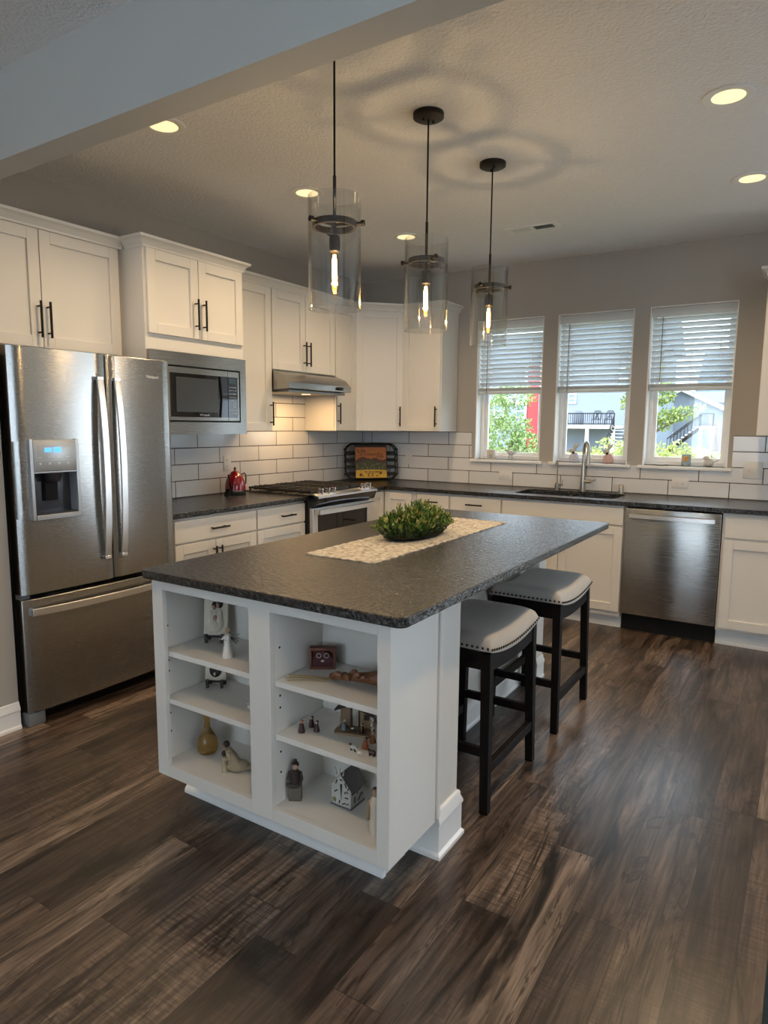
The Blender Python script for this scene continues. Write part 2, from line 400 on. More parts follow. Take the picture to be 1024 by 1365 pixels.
# patio door beside the cabinets and the living room windows behind the camera
g = G()
for a, b in ((4.9, 5.87), (5.83, 6.8)):
    for q in ((a, a+.07, .02, 2.1), (b-.07, b, .02, 2.1), (a+.07, b-.07, .02, .12), (a+.07, b-.07, 2.02, 2.1)): g.box(q[0], q[1], .07, .13, q[2], q[3])
d_ = struct('door_1', g, TRIMW); g = G(); g.box(4.95, 6.75, .10, .105, .1, 2.04); struct('glass_pane', g, PANE, d_)
g = G()
for a, b in ((1.5, 3.1), (3.1, 4.7)):
    for q in ((a, a+.06, .7, 2.3), (b-.06, b, .7, 2.3), (a+.06, b-.06, .7, .76), (a+.06, b-.06, 2.24, 2.3)): g.box(q[0], q[1], -9.62, -9.56, q[2], q[3])
d_ = struct('window_4', g, TRIMW); g = G(); g.box(1.55, 4.65, -9.595, -9.59, .74, 2.26); struct('glass_pane', g, PANE, d_)
g = G()
for q in ((-6.8, -6.74, .7, 2.3), (-4.46, -4.4, .7, 2.3), (-6.74, -4.46, .7, .76), (-6.74, -4.46, 2.24, 2.3)): g.box(7.25, 7.31, q[0], q[1], q[2], q[3])
d_ = struct('window_5', g, TRIMW); g = G(); g.box(7.28, 7.285, -6.77, -4.43, .74, 2.26); struct('glass_pane', g, PANE, d_)

# ------------------------------------------------------------------ cabinets (local frame: x width, y to the wall is 0, front at -D)
def pull(par, kind, x, z, L, yf):
    g = G(); y = yf-.032
    if kind == 'v':
        g.cyl((x, y, z-L/2), (x, y, z+L/2), .0062, n=10)
        for s in (-1, 1): g.cyl((x, yf+.002, z+s*L*.36), (x, y, z+s*L*.36), .0045, n=8)
    else:
        g.cyl((x-L/2, y, z), (x+L/2, y, z), .0062, n=10)
        for s in (-1, 1): g.cyl((x+s*L*.36, yf+.002, z), (x+s*L*.36, y, z), .0045, n=8)
    part('handle', g, BLACK, par, True, label='black bar pull')
def door_panel(root, x0, x1, z0, z1, D, name='door', hnd=None, stile=.058, mt=None):
    mt = mt or WHITE; g = G(); a, b, c, d = x0+.0025, x1-.0025, z0+.002, z1-.002; y0, y1 = -D, -D+.0185
    if d-c < .19: g.box(a, b, y0, y1, c, d)
    else:
        s = min(stile, (b-a)*.28)
        g.box(a, a+s, y0, y1, c, d); g.box(b-s, b, y0, y1, c, d); g.box(a+s, b-s, y0, y1, c, c+s); g.box(a+s, b-s, y0, y1, d-s, d)
        g.box(a+s-.004, b-s+.004, y0+.012, y1, c+s-.004, d-s+.004)
    o = part(name, g, mt, root, True, sm=0, bev=.0018)
    if hnd: pull(o, *hnd, -D)
    return o
CROWN = [(0, 0), (.006, 0), (.008, .012), (.012, .016), (.018, .03), (.030, .040), (.040, .044), (.042, .058), (0, .058)]
def crown(root, W, D, z, left, right, tall=.058):
    pts = []
    if left: pts += [(0, -left[0])]
    pts += [(0, -D), (W, -D)]
    if right: pts += [(W, -right[0])]
    g = G(); g.mold(pts, [(o, z+h*tall/.058) for o, h in CROWN]); part('crown_moulding', g, WHITE, root, True, sm=30)
LW = PI/2                                                # rotation of things on the left wall
UB, UT = 1.372, 2.392
def upper(name, label, loc, rz, W, D, z0, z1, doors, cl=None, cr=None, extra=None):
    r = thing(name, label, 'cabinet', loc, rz, None)
    g = G(); g.box(0, W, -(D-.019), -.009 if z0 < 1.8 else 0, z0, z1); part('cabinet_box', g, WHITE, r, True, sm=0, bev=.0015)
    for d in doors: door_panel(r, *d[:4], D, hnd=d[4])
    crown(r, W+(.028 if W == .865 else 0), D-.012, z1-.004, cl, cr)
    return r
# fridge cabinet
W = .865
r = upper('wall_cabinet', 'cream two-door wall cabinet over the refrigerator', (0, -3.765, 0), LW, W, .30, 1.79, UT,
      [(.002, .402, 1.80, UT-.008, ('v', .378, 1.94, .18)), (.402, W-.002, 1.80, UT-.008, ('v', .428, 1.94, .18))])
g = G(); g.box(W, .893, -.25, -.01, 1.79, UT); part('filler_strip', g, WHITE, r, True, sm=0)
# microwave cabinet
MWD = .483
r = upper('wall_cabinet', 'deep cream two-door wall cabinet over the built-in microwave', (0, -2.872, 0), LW, .764, MWD, 1.84, UT,
      [(.012, .382, 1.925, UT-.005, ('v', .352, 2.066, .18)), (.382, .752, 1.925, UT-.005, ('v', .412, 2.066, .18))], (.32,), (.36,))
for a_, b_ in ((0, .018), (.746, .764)):
    g = G(); g.box(a_, b_, -(MWD-.019), -.009, UB-.01, 1.84); part('side_panel', g, WHITE, r, True, sm=0)
# tall, hood, narrow uppers
upper('wall_cabinet', 'tall cream single-door wall cabinet between microwave and range hood', (0, -2.107, 0), LW, .431, .33, UB, UT,
      [(.003, .428, UB, UT-.005, ('v', .402, 1.498, .17))])
upper('wall_cabinet', 'short cream two-door wall cabinet over the range hood', (0, -1.676, 0), LW, .762, .33, 1.815, UT,
      [(.003, .381, 1.817, UT-.005, ('v', .355, 1.953, .18)), (.381, .759, 1.817, UT-.005, ('v', .407, 1.953, .18))])
upper('wall_cabinet', 'narrow cream wall cabinet right of the range hood', (0, -.914, 0), LW, .304, .33, UB, UT,
      [(.003, .301, UB, UT-.005, ('v', .028, 1.515, .17))])
# diagonal corner
r = thing('corner_wall_cabinet', 'diagonal corner wall cabinet above the leaning basket tray', 'cabinet', (.0, .0, 0))
g = G(); g.prism([(.009, -.009), (.009, -.609), (.311, -.609), (.609, -.311), (.609, -.009)], 'z', UB, UT); part('cabinet_box', g, WHITE, r, True, sm=0)
dm = Matrix.Translation((.46, -.46, 0)) @ Matrix.Rotation(PI/4, 4, 'Z')
g = G(); hw = .208; s = .058; z0, z1 = UB+.001, UT-.006
for q in ((-hw, -hw+s, z0, z1), (hw-s, hw, z0, z1), (-hw+s, hw-s, z0, z0+s), (-hw+s, hw-s, z1-s, z1)): g.box(q[0], q[1], -.0185, 0, q[2], q[3])
g.box(-hw+s-.004, hw-s+.004, -.007, 0, z0+s-.004, z1-s+.004); g.rot(dm)
o = part('door', g, WHITE, r, True, sm=0, bev=.0018)
g = G(); x, y, z, L = hw-.03, -.05, 1.498, .17
g.cyl((x, y, z-L/2), (x, y, z+L/2), .0062, n=10)
for sg in (-1, 1): g.cyl((x, -.017, z+sg*L*.36), (x, y, z+sg*L*.36), .0045, n=8)
g.rot(dm); part('handle', g, BLACK, o, True, label='black bar pull')
g = G(); g.mold([(.318, -.622), (.622, -.318)], [(o_, UT-.004+h) for o_, h in CROWN]); part('crown_moulding', g, WHITE, r, True, sm=30)
upper('wall_cabinet', 'cream single-door wall cabinet between the corner cabinet and left window', (.612, 0, 0), 0, .378, .33, UB, UT,
      [(.003, .375, UB, UT-.005, ('v', .345, 1.498, .17))], None, (.0,))
upper('wall_cabinet', 'white wall cabinet cut off at the right edge of the photo', (3.337, 0, 0), 0, .76, .33, UB, UT,
      [(.003, .38, UB, UT-.005, ('v', .35, 1.498, .17)), (.38, .757, UB, UT-.005, ('v', .41, 1.498, .17))], (.0,), None)

# base cabinets
def base(name, label, loc, rz, W, fronts, D=.63, toe=True, cat='cabinet', x0=0.0, hollow=False):
    r = thing(name, label, cat, loc, rz)
    g = G()
    if hollow:
        for q in ((0, .016, -(D-.0195), -.005), (W-.016, W, -(D-.0195), -.005), (.016, W-.016, -(D-.0195), -(D-.038)), (.016, W-.016, -.02, -.005)): g.box(*q, .105, .882)
        g.box(0, W, -(D-.0195), -.005, .09, .105)
    else: g.box(x0, W, -(D-.0195), -.005, .105, .882)
    g.box(x0, W, -(D-.085), -.03, 0, .105); part('cabinet_box', g, WHITE, r, True, sm=0, bev=.0012)
    for d in fronts: door_panel(r, *d[1:5], D, d[0], d[5] if len(d) > 5 else None)
    g = G(); g.box(x0, W, -(D-.078), -(D-.085), 0, .10); g.box(x0, W, -(D-.068), -(D-.078), 0, .018); part('toe_kick', g, TRIMW, r, True, sm=0)
    return r
base('base_cabinet', 'white base cabinet with wide drawer beside the refrigerator', (0, -2.872, 0), LW, .694,
     [('drawer', .02, .69, .735, .868, ('h', .35, .80, .14)), ('door', .02, .332, .125, .727, ('v', .31, .62, .14)), ('door', .332, .69, .125, .727, ('v', .354, .62, .14))])
base('base_cabinet', 'white drawer base cabinet just left of the range', (0, -2.176, 0), LW, .50,
     [('drawer', .004, .493, .735, .868, ('h', .288, .802, .14)), ('drawer', .004, .493, .435, .727, ('h', .288, .58, .14)), ('drawer', .004, .493, .125, .427, ('h', .288, .27, .14))])
# lazy susan corner (both walls)
r = thing('corner_base_cabinet', 'white corner base cabinet under the leaning basket tray', 'cabinet', (0, 0, 0))
g = G(); pl = [(.005, -.005), (.005, -.914), (.61, -.914), (.61, -.61), (.930, -.61), (.930, -.005)]
g.prism(pl, 'z', .105, .882); g.prism([(.03, -.03), (.03, -.91), (.55, -.91), (.55, -.55), (.928, -.55), (.928, -.03)], 'z', 0, .105); part('cabinet_box', g, WHITE, r, True, sm=0)
door_panel(r, .634, .90, .125, .868, .63)
g = G(); x0, x1 = .6115, .63; ya, yb = -.908, -.634
for q in ((ya, ya+.05, .125, .868), (yb-.05, yb, .125, .868), (ya+.05, yb-.05, .125, .175), (ya+.05, yb-.05, .818, .868)): g.box(x0, x1, q[0], q[1], q[2], q[3])
g.box(x0, x1-.009, ya+.046, yb-.046, .17, .822); part('door', g, WHITE, r, True, sm=0, bev=.0018)
base('base_cabinet', 'narrow white drawer base cabinet next to the corner', (.935, 0, 0), 0, .315,
     [('drawer', .012, .308, .745, .868, ('h', .16, .81, .12)), ('drawer', .012, .308, .435, .735, ('h', .16, .6, .12)), ('drawer', .012, .308, .125, .427, ('h', .16, .28, .12))])
base('base_cabinet', 'white base cabinet with wide drawer left of the sink cabinet', (1.252, 0, 0), 0, .438,
     [('drawer', .003, .435, .745, .868, ('h', .22, .81, .14)), ('door', .003, .435, .125, .735, ('v', .40, .64, .14))])
base('sink_cabinet', 'white two-door base cabinet under the sink left of dishwasher', (1.692, 0, 0), 0, .905,
     [('false_front', .003, .902, .745, .868), ('door', .003, .452, .125, .735, ('v', .425, .64, .14)), ('door', .452, .902, .125, .735, ('v', .479, .64, .14))], hollow=True)
base('base_cabinet', 'white base cabinet right of the dishwasher', (3.206, 0, 0), 0, .76,
     [('drawer', .014, .756, .722, .855, ('h', .5, .79, .14)), ('door', .014, .385, .125, .712), ('door', .385, .756, .125, .712)])

# countertops
def rcorner(pts, r, n=6):
    out = []; N = len(pts)
    for i, p in enumerate(pts):
        rr = r[i] if hasattr(r, '__len__') else r
        p = Vector(p); a = (Vector(pts[i-1])-p).normalized(); b = (Vector(pts[(i+1) % N])-p).normalized()
        if rr <= 0: out.append(tuple(p)); continue
        c = p+a*rr+b*rr
        for k in range(n+1):
            t = k/n*PI/2; out.append(tuple(c-b*rr*math.cos(t)-a*rr*math.sin(t)))
    return out
g = G(); g.prism([(.009, -2.872), (.648, -2.872), (.648, -1.682), (.009, -1.682)], 'z', .884, .914)
solo('countertop', g, GRANITE, 'dark granite worktop between the refrigerator and range', 'countertop', bev=.004)
SX0, SX1, SY0, SY1 = 1.735, 2.50, -.53, -.13
def slab_hole(outer, hole, z0, z1):
    b = bmesh.new(); es = []
    for loop in (outer, hole):
        vs_ = [b.verts.new((x, y, z1)) for x, y in loop]; es += [b.edges.new((vs_[i], vs_[(i+1) % len(vs_)])) for i in range(len(vs_))]
    bmesh.ops.triangle_fill(b, edges=es, use_beauty=True)
    r_ = bmesh.ops.extrude_face_region(b, geom=b.faces[:]); bmesh.ops.translate(b, vec=(0, 0, z0-z1), verts=[v for v in r_['geom'] if isinstance(v, bmesh.types.BMVert)])
    g_ = G(); g_.b = b; return g_
g = slab_hole([(.009, -.009), (.009, -.914), (.648, -.914), (.648, -.648), (3.97, -.648), (3.97, -.009)],
              rcorner([(SX0, SY0), (SX1, SY0), (SX1, SY1), (SX0, SY1)], .07), .884, .914)
solo('countertop', g, GRANITE, 'long dark granite worktop under the three windows', 'countertop', sm=30)

# ------------------------------------------------------------------ island
r = thing('island_cabinet', 'white island cabinet with six open display shelves facing the camera', 'kitchen island', (2.22, -2.8, 0))
IX0, IX1, IY0, IY1 = 1.715, 2.712, -3.866, -3.585
g = G(); zt = .883; zb = .152
# face frame
st = [(1.715, 1.768), (2.178, 2.268), (2.668, 2.712)]
for a, b in st: g.box(a, b, IY0, IY0+.019, zb, zt)
for a, b in ((1.768, 2.178), (2.268, 2.668)):
    g.box(a, b, IY0, IY0+.019, .845, zt); g.box(a, b, IY0, IY0+.019, zb, .196)
part('face_frame', g, WHITE, r, sm=0, bev=.0015)
g = G()
g.box(IX0+.001, IX0+.02, IY0+.019, IY1, zb, zt); g.box(IX1-.019, IX1-.001, IY0+.019, IY1, zb, zt)
g.box(2.178, 2.197, IY0+.019, IY1, zb, zt); g.box(2.249, 2.268, IY0+.019, IY1, zb, zt)
g.box(IX0+.02, IX1-.019, IY1-.012, IY1, zb, zt); g.box(IX0+.02, IX1-.019, IY0+.019, IY1-.012, zb, .196)
part('bookcase_box', g, WHITE, r, sm=0)
for a, b in ((1.742, 2.176), (2.270, 2.690)):
    for zz in (.618, .440):
        g = G(); g.box(a, b, IY0+.021, IY1-.014, zz-.019, zz, .001); part('shelf', g, WHITE, r, sm=0)
g = G()
for x in (1.7355,):
    for y in (IY0+.045,):
        for zz in (.70, .57, .53, .37, .30): g.cyl((x-.001, y, zz), (x+.0008, y, zz), .004, n=8)
for zz in (.72, .56, .52, .37, .30): g.cyl((2.267, IY0+.045, zz), (2.2688, IY0+.045, zz), .004, n=8)
part('shelf_pin_hole', g, BLACKM, r, label='dark shelf pin holes', kind='stuff')
g = G(); g.box(1.735, 2.602, -3.712, -3.585, 0, .152); part('toe_kick', g, WHITE, r, sm=0)
g = G(); g.prism([(-3.712, 0), (-3.730, 0), (-3.730, .010), (-3.725, .020), (-3.718, .026), (-3.712, .028)], 'x', 1.69, 2.606); part('base_moulding', g, TRIMW, r)
g = G(); g.box(1.735, 2.37, -3.585, -1.775, 0, .883); part('island_body', g, WHITE, r, sm=0)
g = G(); g.box(2.37, 2.44, -1.88, -1.775, 0, .883); part('end_pilaster', g, WHITE, r, sm=0, bev=.002)
g = G(); g.box(2.37, 2.70, -3.585, -3.568, 0.152, .883); part('back_panel', g, WHITE, r, sm=0)
g = G(); g.box(2.560, 2.694, -3.535, -3.392, 0, .883, .002); part('post', g, WHITE, r, sm=0)
g = G(); g.box(2.60, 2.714, -3.574, -3.550, .152, .883, .005); part('trim_strip', g, WHITE, r, sm=0)
PL = [(0, 0), (.022, 0), (.022, .012), (.014, .022), (.014, .115), (.018, .12), (.018, .128), (.010, .148), (.010, .158), (.006, .165), (0, .166)]
g = G(); g.mold([(2.560, -3.535), (2.694, -3.535), (2.694, -3.392), (2.560, -3.392)], PL, True); part('post_base', g, TRIMW, r, sm=30)
g = G(); g.mold([(2.37, -3.56), (2.37, -1.88), (2.44, -1.88), (2.44, -1.775)][::-1], [(-o_, z) for o_, z in BASEP]); g.b.faces.ensure_lookup_table(); part('baseboard_moulding', g, TRIMW, r, sm=30)
g = G(); g.prism(rcorner([(1.686, -3.896), (2.769, -3.896), (2.769, -1.734), (1.686, -1.734)], .03), 'z', .884, .914)
solo('island_countertop', g, GRANITE, 'large dark granite slab on top of the white island', 'countertop', bev=.004)

# ------------------------------------------------------------------ refrigerator (local frame on left wall)
r = thing('refrigerator', 'stainless steel french-door refrigerator with bottom freezer drawer', 'refrigerator', (0, -3.758, 0), LW)
FW = .882
g = G(); g.box(.004, FW-.004, -.60, -.03, .03, 1.745, .004); part('body', g, simple('fridge_side_black', (.018, .018, .019), .5), r, True)
def bowed(x0, x1, z0, z1, yb, yf, bow, cx, hwid, n=14, ends=(1, 1), g=None):
    g = g or G(); rb = []
    for i in range(n+1):
        x = x0+(x1-x0)*i/n; e = min(1, min(i, n-i)/1.0)
        y = yf-bow*(1-((x-cx)/hwid)**2)+(.012 if (i == 0 and ends[0]) or (i == n and ends[1]) else 0)
        rb.append((x, y))
    g.prism([(x0, yb)]+rb+[(x1, yb)], 'z', z0, z1); return g
X0, X1, Z0, Z1 = .062, .300, .978, 1.348
g = G(); ba = (-.605, -.668, .018, .441, .441)
bowed(.003, .471, .636, Z0+.01, *ba, g=g); bowed(.003, .471, Z1-.01, 1.757, *ba, g=g)
bowed(.003, X0+.01, Z0+.01, Z1-.01, *ba, n=3, ends=(1, 0), g=g); bowed(X1-.01, .471, Z0+.01, Z1-.01, *ba, n=6, ends=(0, 1), g=g)
dl = part('door', g, STEELV, r, True, sm=30)
dr = part('door', bowed(.477, FW-.003, .636, 1.757, -.605, -.668, .018, .441, .441), STEELV, r, True, sm=30, bev=.003)
dz = part('freezer_drawer', bowed(.003, FW-.003, .072, .612, -.605, -.668, .018, .441, .441), STEELV, r, True, sm=30, bev=.003)
def barhandle(p, vertical, a, b, c, yf, par, bow=.03):
    g = G(); n = 14; prev = None; hw_ = .017
    for i in range(n+1):
        t = i/n; q = a+(b-a)*t; o_ = .022+bow*(1-(2*t-1)**2)**.8; y0 = yf-o_; y1 = y0+.012
        pts = [(c-hw_, y0, q), (c+hw_, y0, q), (c+hw_, y1, q), (c-hw_, y1, q)] if vertical else [(q, y0, c+hw_), (q, y0, c-hw_), (q, y1, c-hw_), (q, y1, c+hw_)]
        cur = g._v(pts)
        if prev: g.bridge(prev, cur)
        else: g.f(cur)
        prev = cur
    g.f(prev)
    for q in (a, b):
        s_ = .016 if q == a else -.016
        lo, hi = min(q, q+s_), max(q, q+s_)
        if vertical: g.box(c-hw_, c+hw_, yf-.026, yf+.012, lo, hi)
        else: g.box(lo, hi, yf-.026, yf+.012, c-hw_, c+hw_)
    part('handle', g, STEELB, par, True, sm=35, bev=.002, label='bowed bright metal handle')
barhandle(None, True, .745, 1.645, .424, -.684, dl); barhandle(None, True, .745, 1.645, .520, -.684, dr)
barhandle(None, False, .030, .852, .555, -.672, dz, .04)
yf = -.694
g = G()
g.box(X0, X0+.015, yf, -.62, Z0, Z1); g.box(X1-.015, X1, yf, -.62, Z0, Z1); g.box(X0+.015, X1-.015, yf-.008, -.62, Z0, Z0+.022); g.box(X0+.015, X1-.015, yf, -.62, 1.192, 1.20)
g.box(X0, X1, -.622, -.612, Z0, Z1)
dp = part('dispenser', g, SILVERP, dl, True, bev=.002, label='silver ice and water dispenser recess')
g = G(); g.box(X0+.015, X1-.015, yf-.003, -.63, 1.20, Z1-.004, .003); o = part('control_panel', g, SILVERP, dl, True)
g = G(); z_ = 1.298
g.box(.128, .162, yf-.0042, yf-.002, z_-.010, z_+.010); g.box(.170, .210, yf-.0042, yf-.002, z_-.012, z_+.012); part('display', g, DISPB, dl, True, label='glowing blue display')
g = G()
for q in (0, 1, 2, 3):
    g.box(.098+q*.045, .114+q*.045, yf-.0036, yf-.002, 1.262, 1.266); g.cyl((.106+q*.045, yf-.0036, 1.236), (.106+q*.045, yf-.002, 1.236), .006, n=10)
for a, b, c, e in ((.088, .272, 1.322, 1.3235), (.088, .272, 1.2505, 1.252), (.088, .0895, 1.2505, 1.3235), (.2705, .272, 1.2505, 1.3235)): g.box(a, b, yf-.0036, yf-.002, c, e)
part('button', g, simple('panel_print', (.62, .63, .64), .5), dl, True, kind='stuff')
g = G(); g.box(X0+.016, X1-.016, -.634, -.624, Z0+.02, 1.19); g.box(X0+.016, X1-.016, -.69, -.63, Z0+.022, Z0+.03); g.cyl((.181, -.66, 1.15), (.181, -.66, 1.191), .035, .05, n=16)
part('dispenser_cavity', g, simple('dispenser_dark', (.05, .05, .055), .25, .5), dl, True, label='dark dispenser cavity')
g = G(); g.prism([(.14, -.634), (.222, -.634), (.212, -.65), (.15, -.65)], 'z', 1.06, 1.15); part('dispenser_paddle', g, BLACKM, dl, True)
part('badge', text_g('Whirlpool', .021, face_front(.750, -.6785, 1.665)), simple('logo_silver', (.78, .78, .78), .35), dr, True)
g = G(); g.box(.02, FW-.02, -.56, -.5, .012, .07); part('toe_grille', g, BLACKM, r, True)
for a, b in ((.004, .085), (FW-.085, FW-.004)):
    g = G(); g.box(a, b, -.655, -.54, 0, .064, .006); part('foot', g, GRAYP, r, True, label='grey plastic leveling foot cover')
g = G(); g.box(.004, .09, -.63, -.55, 1.745, 1.765, .003); part('hinge_cover', g, GRAYP, r, True)
g = G(); g.box(FW-.09, FW-.004, -.63, -.55, 1.745, 1.765, .003); part('hinge_cover', g, GRAYP, r, True)
g = G(); g.box(.006, .05, -.64, -.6, .612, .634); part('hinge', g, GRAYP, r, True)

# ------------------------------------------------------------------ microwave (local on left wall, origin y=-2.872)
r = thing('microwave', 'built-in stainless microwave with black glass door under cream cabinet', 'microwave', (0, -2.872, 0), LW)
Y = -MWD
g = G(); a, b, c, d = .004, .760, 1.358, 1.836; e0, e1, h0, h1 = .075, .708, 1.432, 1.762
for q in ((a, b, c, h0), (a, b, h1, d), (a, e0, h0, h1), (e1, b, h0, h1)): g.box(q[0], q[1], Y-.006, Y+.02, q[2], q[3])
part('trim_frame', g, STEELV, r, True, sm=0)
g = G(); g.box(.03, .735, Y+.012, -.03, 1.40, 1.79); part('body', g, BLACKM, r, True)
g = G()
m0, m1, n0, n1 = e0+.010, e1-.010, h0+.010, h1-.010
for q in ((m0, m1, n0, 1.462), (m0, m1, 1.718, n1), (m0, .14, 1.462, 1.718), (.684, m1, 1.462, 1.718)): g.box(q[0], q[1], Y-.005, Y+.012, q[2], q[3])
mf = part('door_frame', g, STEELV, r, True, sm=0)
g = G(); g.box(.14, .600, Y-.004, Y+.012, 1.462, 1.718); md = part('door', g, BGLASS, r, True)
g = G(); g.box(.186, .515, Y-.0052, Y-.003, 1.492, 1.695); part('window', g, simple('microwave_mesh', (.035, .037, .038), .25), md, True, label='grey mesh window')
g = G(); g.prism([(.526, 1.464), (.540, 1.59), (.526, 1.716), (.532, 1.716), (.546, 1.59), (.532, 1.464)], 'y', Y-.012, Y-.003); part('handle_edge', g, BLACKM, md, True)
part('badge', text_g('Whirlpool', .018, face_front(.40, Y-.0042, 1.476)), CHROME, md, True)
g = G(); g.box(.602, .684, Y-.004, Y+.012, 1.462, 1.718); mp = part('control_panel', g, BGLASS, r, True)
g = G(); g.box(.612, .674, Y-.005, Y-.003, 1.675, 1.703); part('display', g, simple('microwave_display', (.03, .06, .07), .15), mp, True)
g = G()
rr = random.Random(3)
for i in range(9):
    for j in range(4):
        x, z = .613+j*.0165, 1.655-i*.0205; g.box(x, x+.004+rr.random()*.007, Y-.0048, Y-.003, z-.003, z+.001)
part('button', g, simple('button_print', (.45, .47, .5), .5), mp, True, kind='stuff')
g = G(); g.box(.5995, .6015, Y-.0056, Y-.002, n0, n1); part('door_gap', g, BLACKM, r, True)

# ------------------------------------------------------------------ range hood (world coords)
r = thing('range_hood', 'stainless under-cabinet range hood above the gas range', 'range hood', (0, -1.295, 1.66))
g = G(); hp = [(.010, 1.812), (.335, 1.812), (.43, 1.775), (.485, 1.722), (.487, 1.682), (.475, 1.678), (.010, 1.664)]
g.prism(hp, 'y', -1.674, -.916); part('hood_body', g, STEELV, r, sm=25)
g = G(); g.box(.03, .45, -1.64, -.95, 1.656, 1.672); part('filter_panel', g, simple('hood_filter', (.2, .2, .2), .4, .8), r)
for y in (-1.09, -1.055):
    g = G(); g.cyl((.484, y, 1.702), (.506, y, 1.702), .014, .012, 14); part('knob', g, BLACK, r, label='small black knob')
g = G(); g.cyl((.33, -1.295, 1.650), (.33, -1.295, 1.658), .035, n=16); part('lamp', g, LED, r)
light('hood_lamp', 'AREA', (.30, -1.295, 1.645), 4.0, (1, .62, .27), (0, 0, 0), .25, .4)

# ------------------------------------------------------------------ range
r = thing('gas_range', 'stainless slide-in gas range with black cast iron grates', 'stove', (0, -1.295, 0))
g = G(); g.box(.02, .655, -1.672, -.919, .03, .900); part('body', g, simple('range_side_black', (.012, .012, .013), .4), r)
g = G(); g.box(.012, .70, -1.674, -.917, .900, .922, .004); part('cooktop', g, simple('cooktop_black', (.015, .015, .016), .22), r)
g = G(); g.prism([(.655, .926), (.695, .926), (.742, .914), (.742, .902), (.715, .84), (.655, .84)], 'y', -1.674, -.917)
cp = part('control_panel', g, BGLASS, r, sm=20, label='black sloped front panel')
g = G(); g.prism([(.66, .932), (.70, .931), (.748, .917), (.748, .904), (.742, .902), (.742, .912), (.695, .925), (.66, .926)], 'y', -1.675, -.916); part('trim', g, STEELB, cp, sm=20, label='brushed steel edge strip')
for y in (-1.60, -1.52, -1.45, -1.06, -.985):
    g = G(); a = Vector((.703, y, .929)); dn = Vector((.28, 0, .96)).normalized(); g.cyl(a, a+dn*.014, .024, .023, 18); g.box(a.x+.004-.02, a.x+.004+.022, y-.005, y+.005, .94, .968, .002)
    part('knob', g, CHROME, r, label='chrome burner knob')
for (a, b) in ((-1.665, -1.42), (-1.415, -1.175), (-1.17, -.925)):
    g = G(); z0, z1 = .936, .952
    for y in (a+.004, b-.014): g.box(.06, .66, y, y+.011, z0, z1, .002)
    for x in (.06, .205, .355, .505, .649): g.box(x, x+.011, a+.004, b-.004, z0, z1, .002)
    for y in (a+(b-a)*.28, a+(b-a)*.5, a+(b-a)*.72): g.box(.06, .66, y-.004, y+.005, z0+.004, z1+.004, .002)
    for x in (.065, .645):
        for y in (a+.01, b-.012): g.box(x, x+.012, y-.004, y+.006, .922, z0+.004)
    for x in (.12, .26, .42, .58): g.box(x, x+.02, a-.0, a+.018, z0-.004, z1+.004, .003)
    part('grate', g, simple('cast_iron', (.014, .014, .014), .55), r)
for x in (.2, .5):
    for y in (-1.54, -1.05):
        g = G(); g.cyl((x, y, .922), (x, y, .934), .045, .038, 20); part('burner_cap', g, BLACKM, r)
g = G(); g.cyl((.35, -1.295, .922), (.35, -1.295, .934), .055, .05, 20); part('burner_cap', g, BLACKM, r)
g = G()
for q in ((-1.668, -1.615, .215, .828), (-.975, -.923, .215, .828), (-1.615, -.975, .215, .27), (-1.615, -.975, .79, .828)): g.box(.656, .692, q[0], q[1], q[2], q[3])
od = part('oven_door', g, STEELB, r, sm=0, bev=.003)
g = G(); g.box(.66, .690, -1.616, -.974, .269, .791); part('window', g, BGLASS, od, label='black oven glass')
g = G(); n = 14
hp = [(.735+.018*(1-(2*i/n-1)**2), -1.655+.72*i/n, .802) for i in range(n+1)]; prev = None
for p in hp:
    cur = g._v([(p[0], p[1], p[2]-.018), (p[0]+.012, p[1], p[2]-.016), (p[0]+.012, p[1], p[2]+.016), (p[0], p[1], p[2]+.018)])
    if prev: g.bridge(prev, cur)
    else: g.f(cur)
    prev = cur
g.f(prev); g.box(.69, .74, -1.655, -1.635, .786, .818); g.box(.69, .74, -.955, -.935, .786, .818); part('handle', g, STEELB, od, label='bright bowed steel handle')
g = G(); g.box(.656, .69, -1.668, -.923, .06, .205, .003); part('storage_drawer', g, STEELB, r)

# ------------------------------------------------------------------ dishwasher
r = thing('dishwasher', 'stainless steel dishwasher with towel-bar handle', 'dishwasher', (2.902, -.3, 0))
X0, X1 = 2.603, 3.201
g = G(); g.box(X0+.004, X1-.004, -.60, -.04, .12, .875); part('body', g, BLACKM, r)
g = G(); g.box(X0, X1, -.635, -.602, .128, .872, .004); dd = part('door', g, STEELX, r)
g = G(); n = 10; prev = None
for i in range(n+1):
    t = i/n; x = X0+.035+(X1-X0-.07)*t; y = -.660-.014*(1-(2*t-1)**2)
    cur = g._v([(x, y, .808), (x, y-.014, .811), (x, y-.014, .837), (x, y, .84)])
    if prev: g.bridge(prev, cur)
    else: g.f(cur)
    prev = cur
g.f(prev); g.box(X0+.035, X0+.06, -.665, -.634, .810, .838); g.box(X1-.06, X1-.035, -.665, -.634, .810, .838); part('handle', g, STEELB, dd, label='bright towel-bar handle')
g = G(); g.box(2.868, 2.945, -.6368, -.634, .252, .282); bd = part('badge', g, simple('badge_grey', (.09, .085, .08), .4, .5), dd, label='small dark badge plate')
part('badge_text', text_g('Whirlpool', .017, face_front(2.9065, -.637, .267)), CHROME, dd)
g = G(); g.box(X0, X1, -.565, -.54, 0, .122); part('toe_kick', g, BLACKM, r)

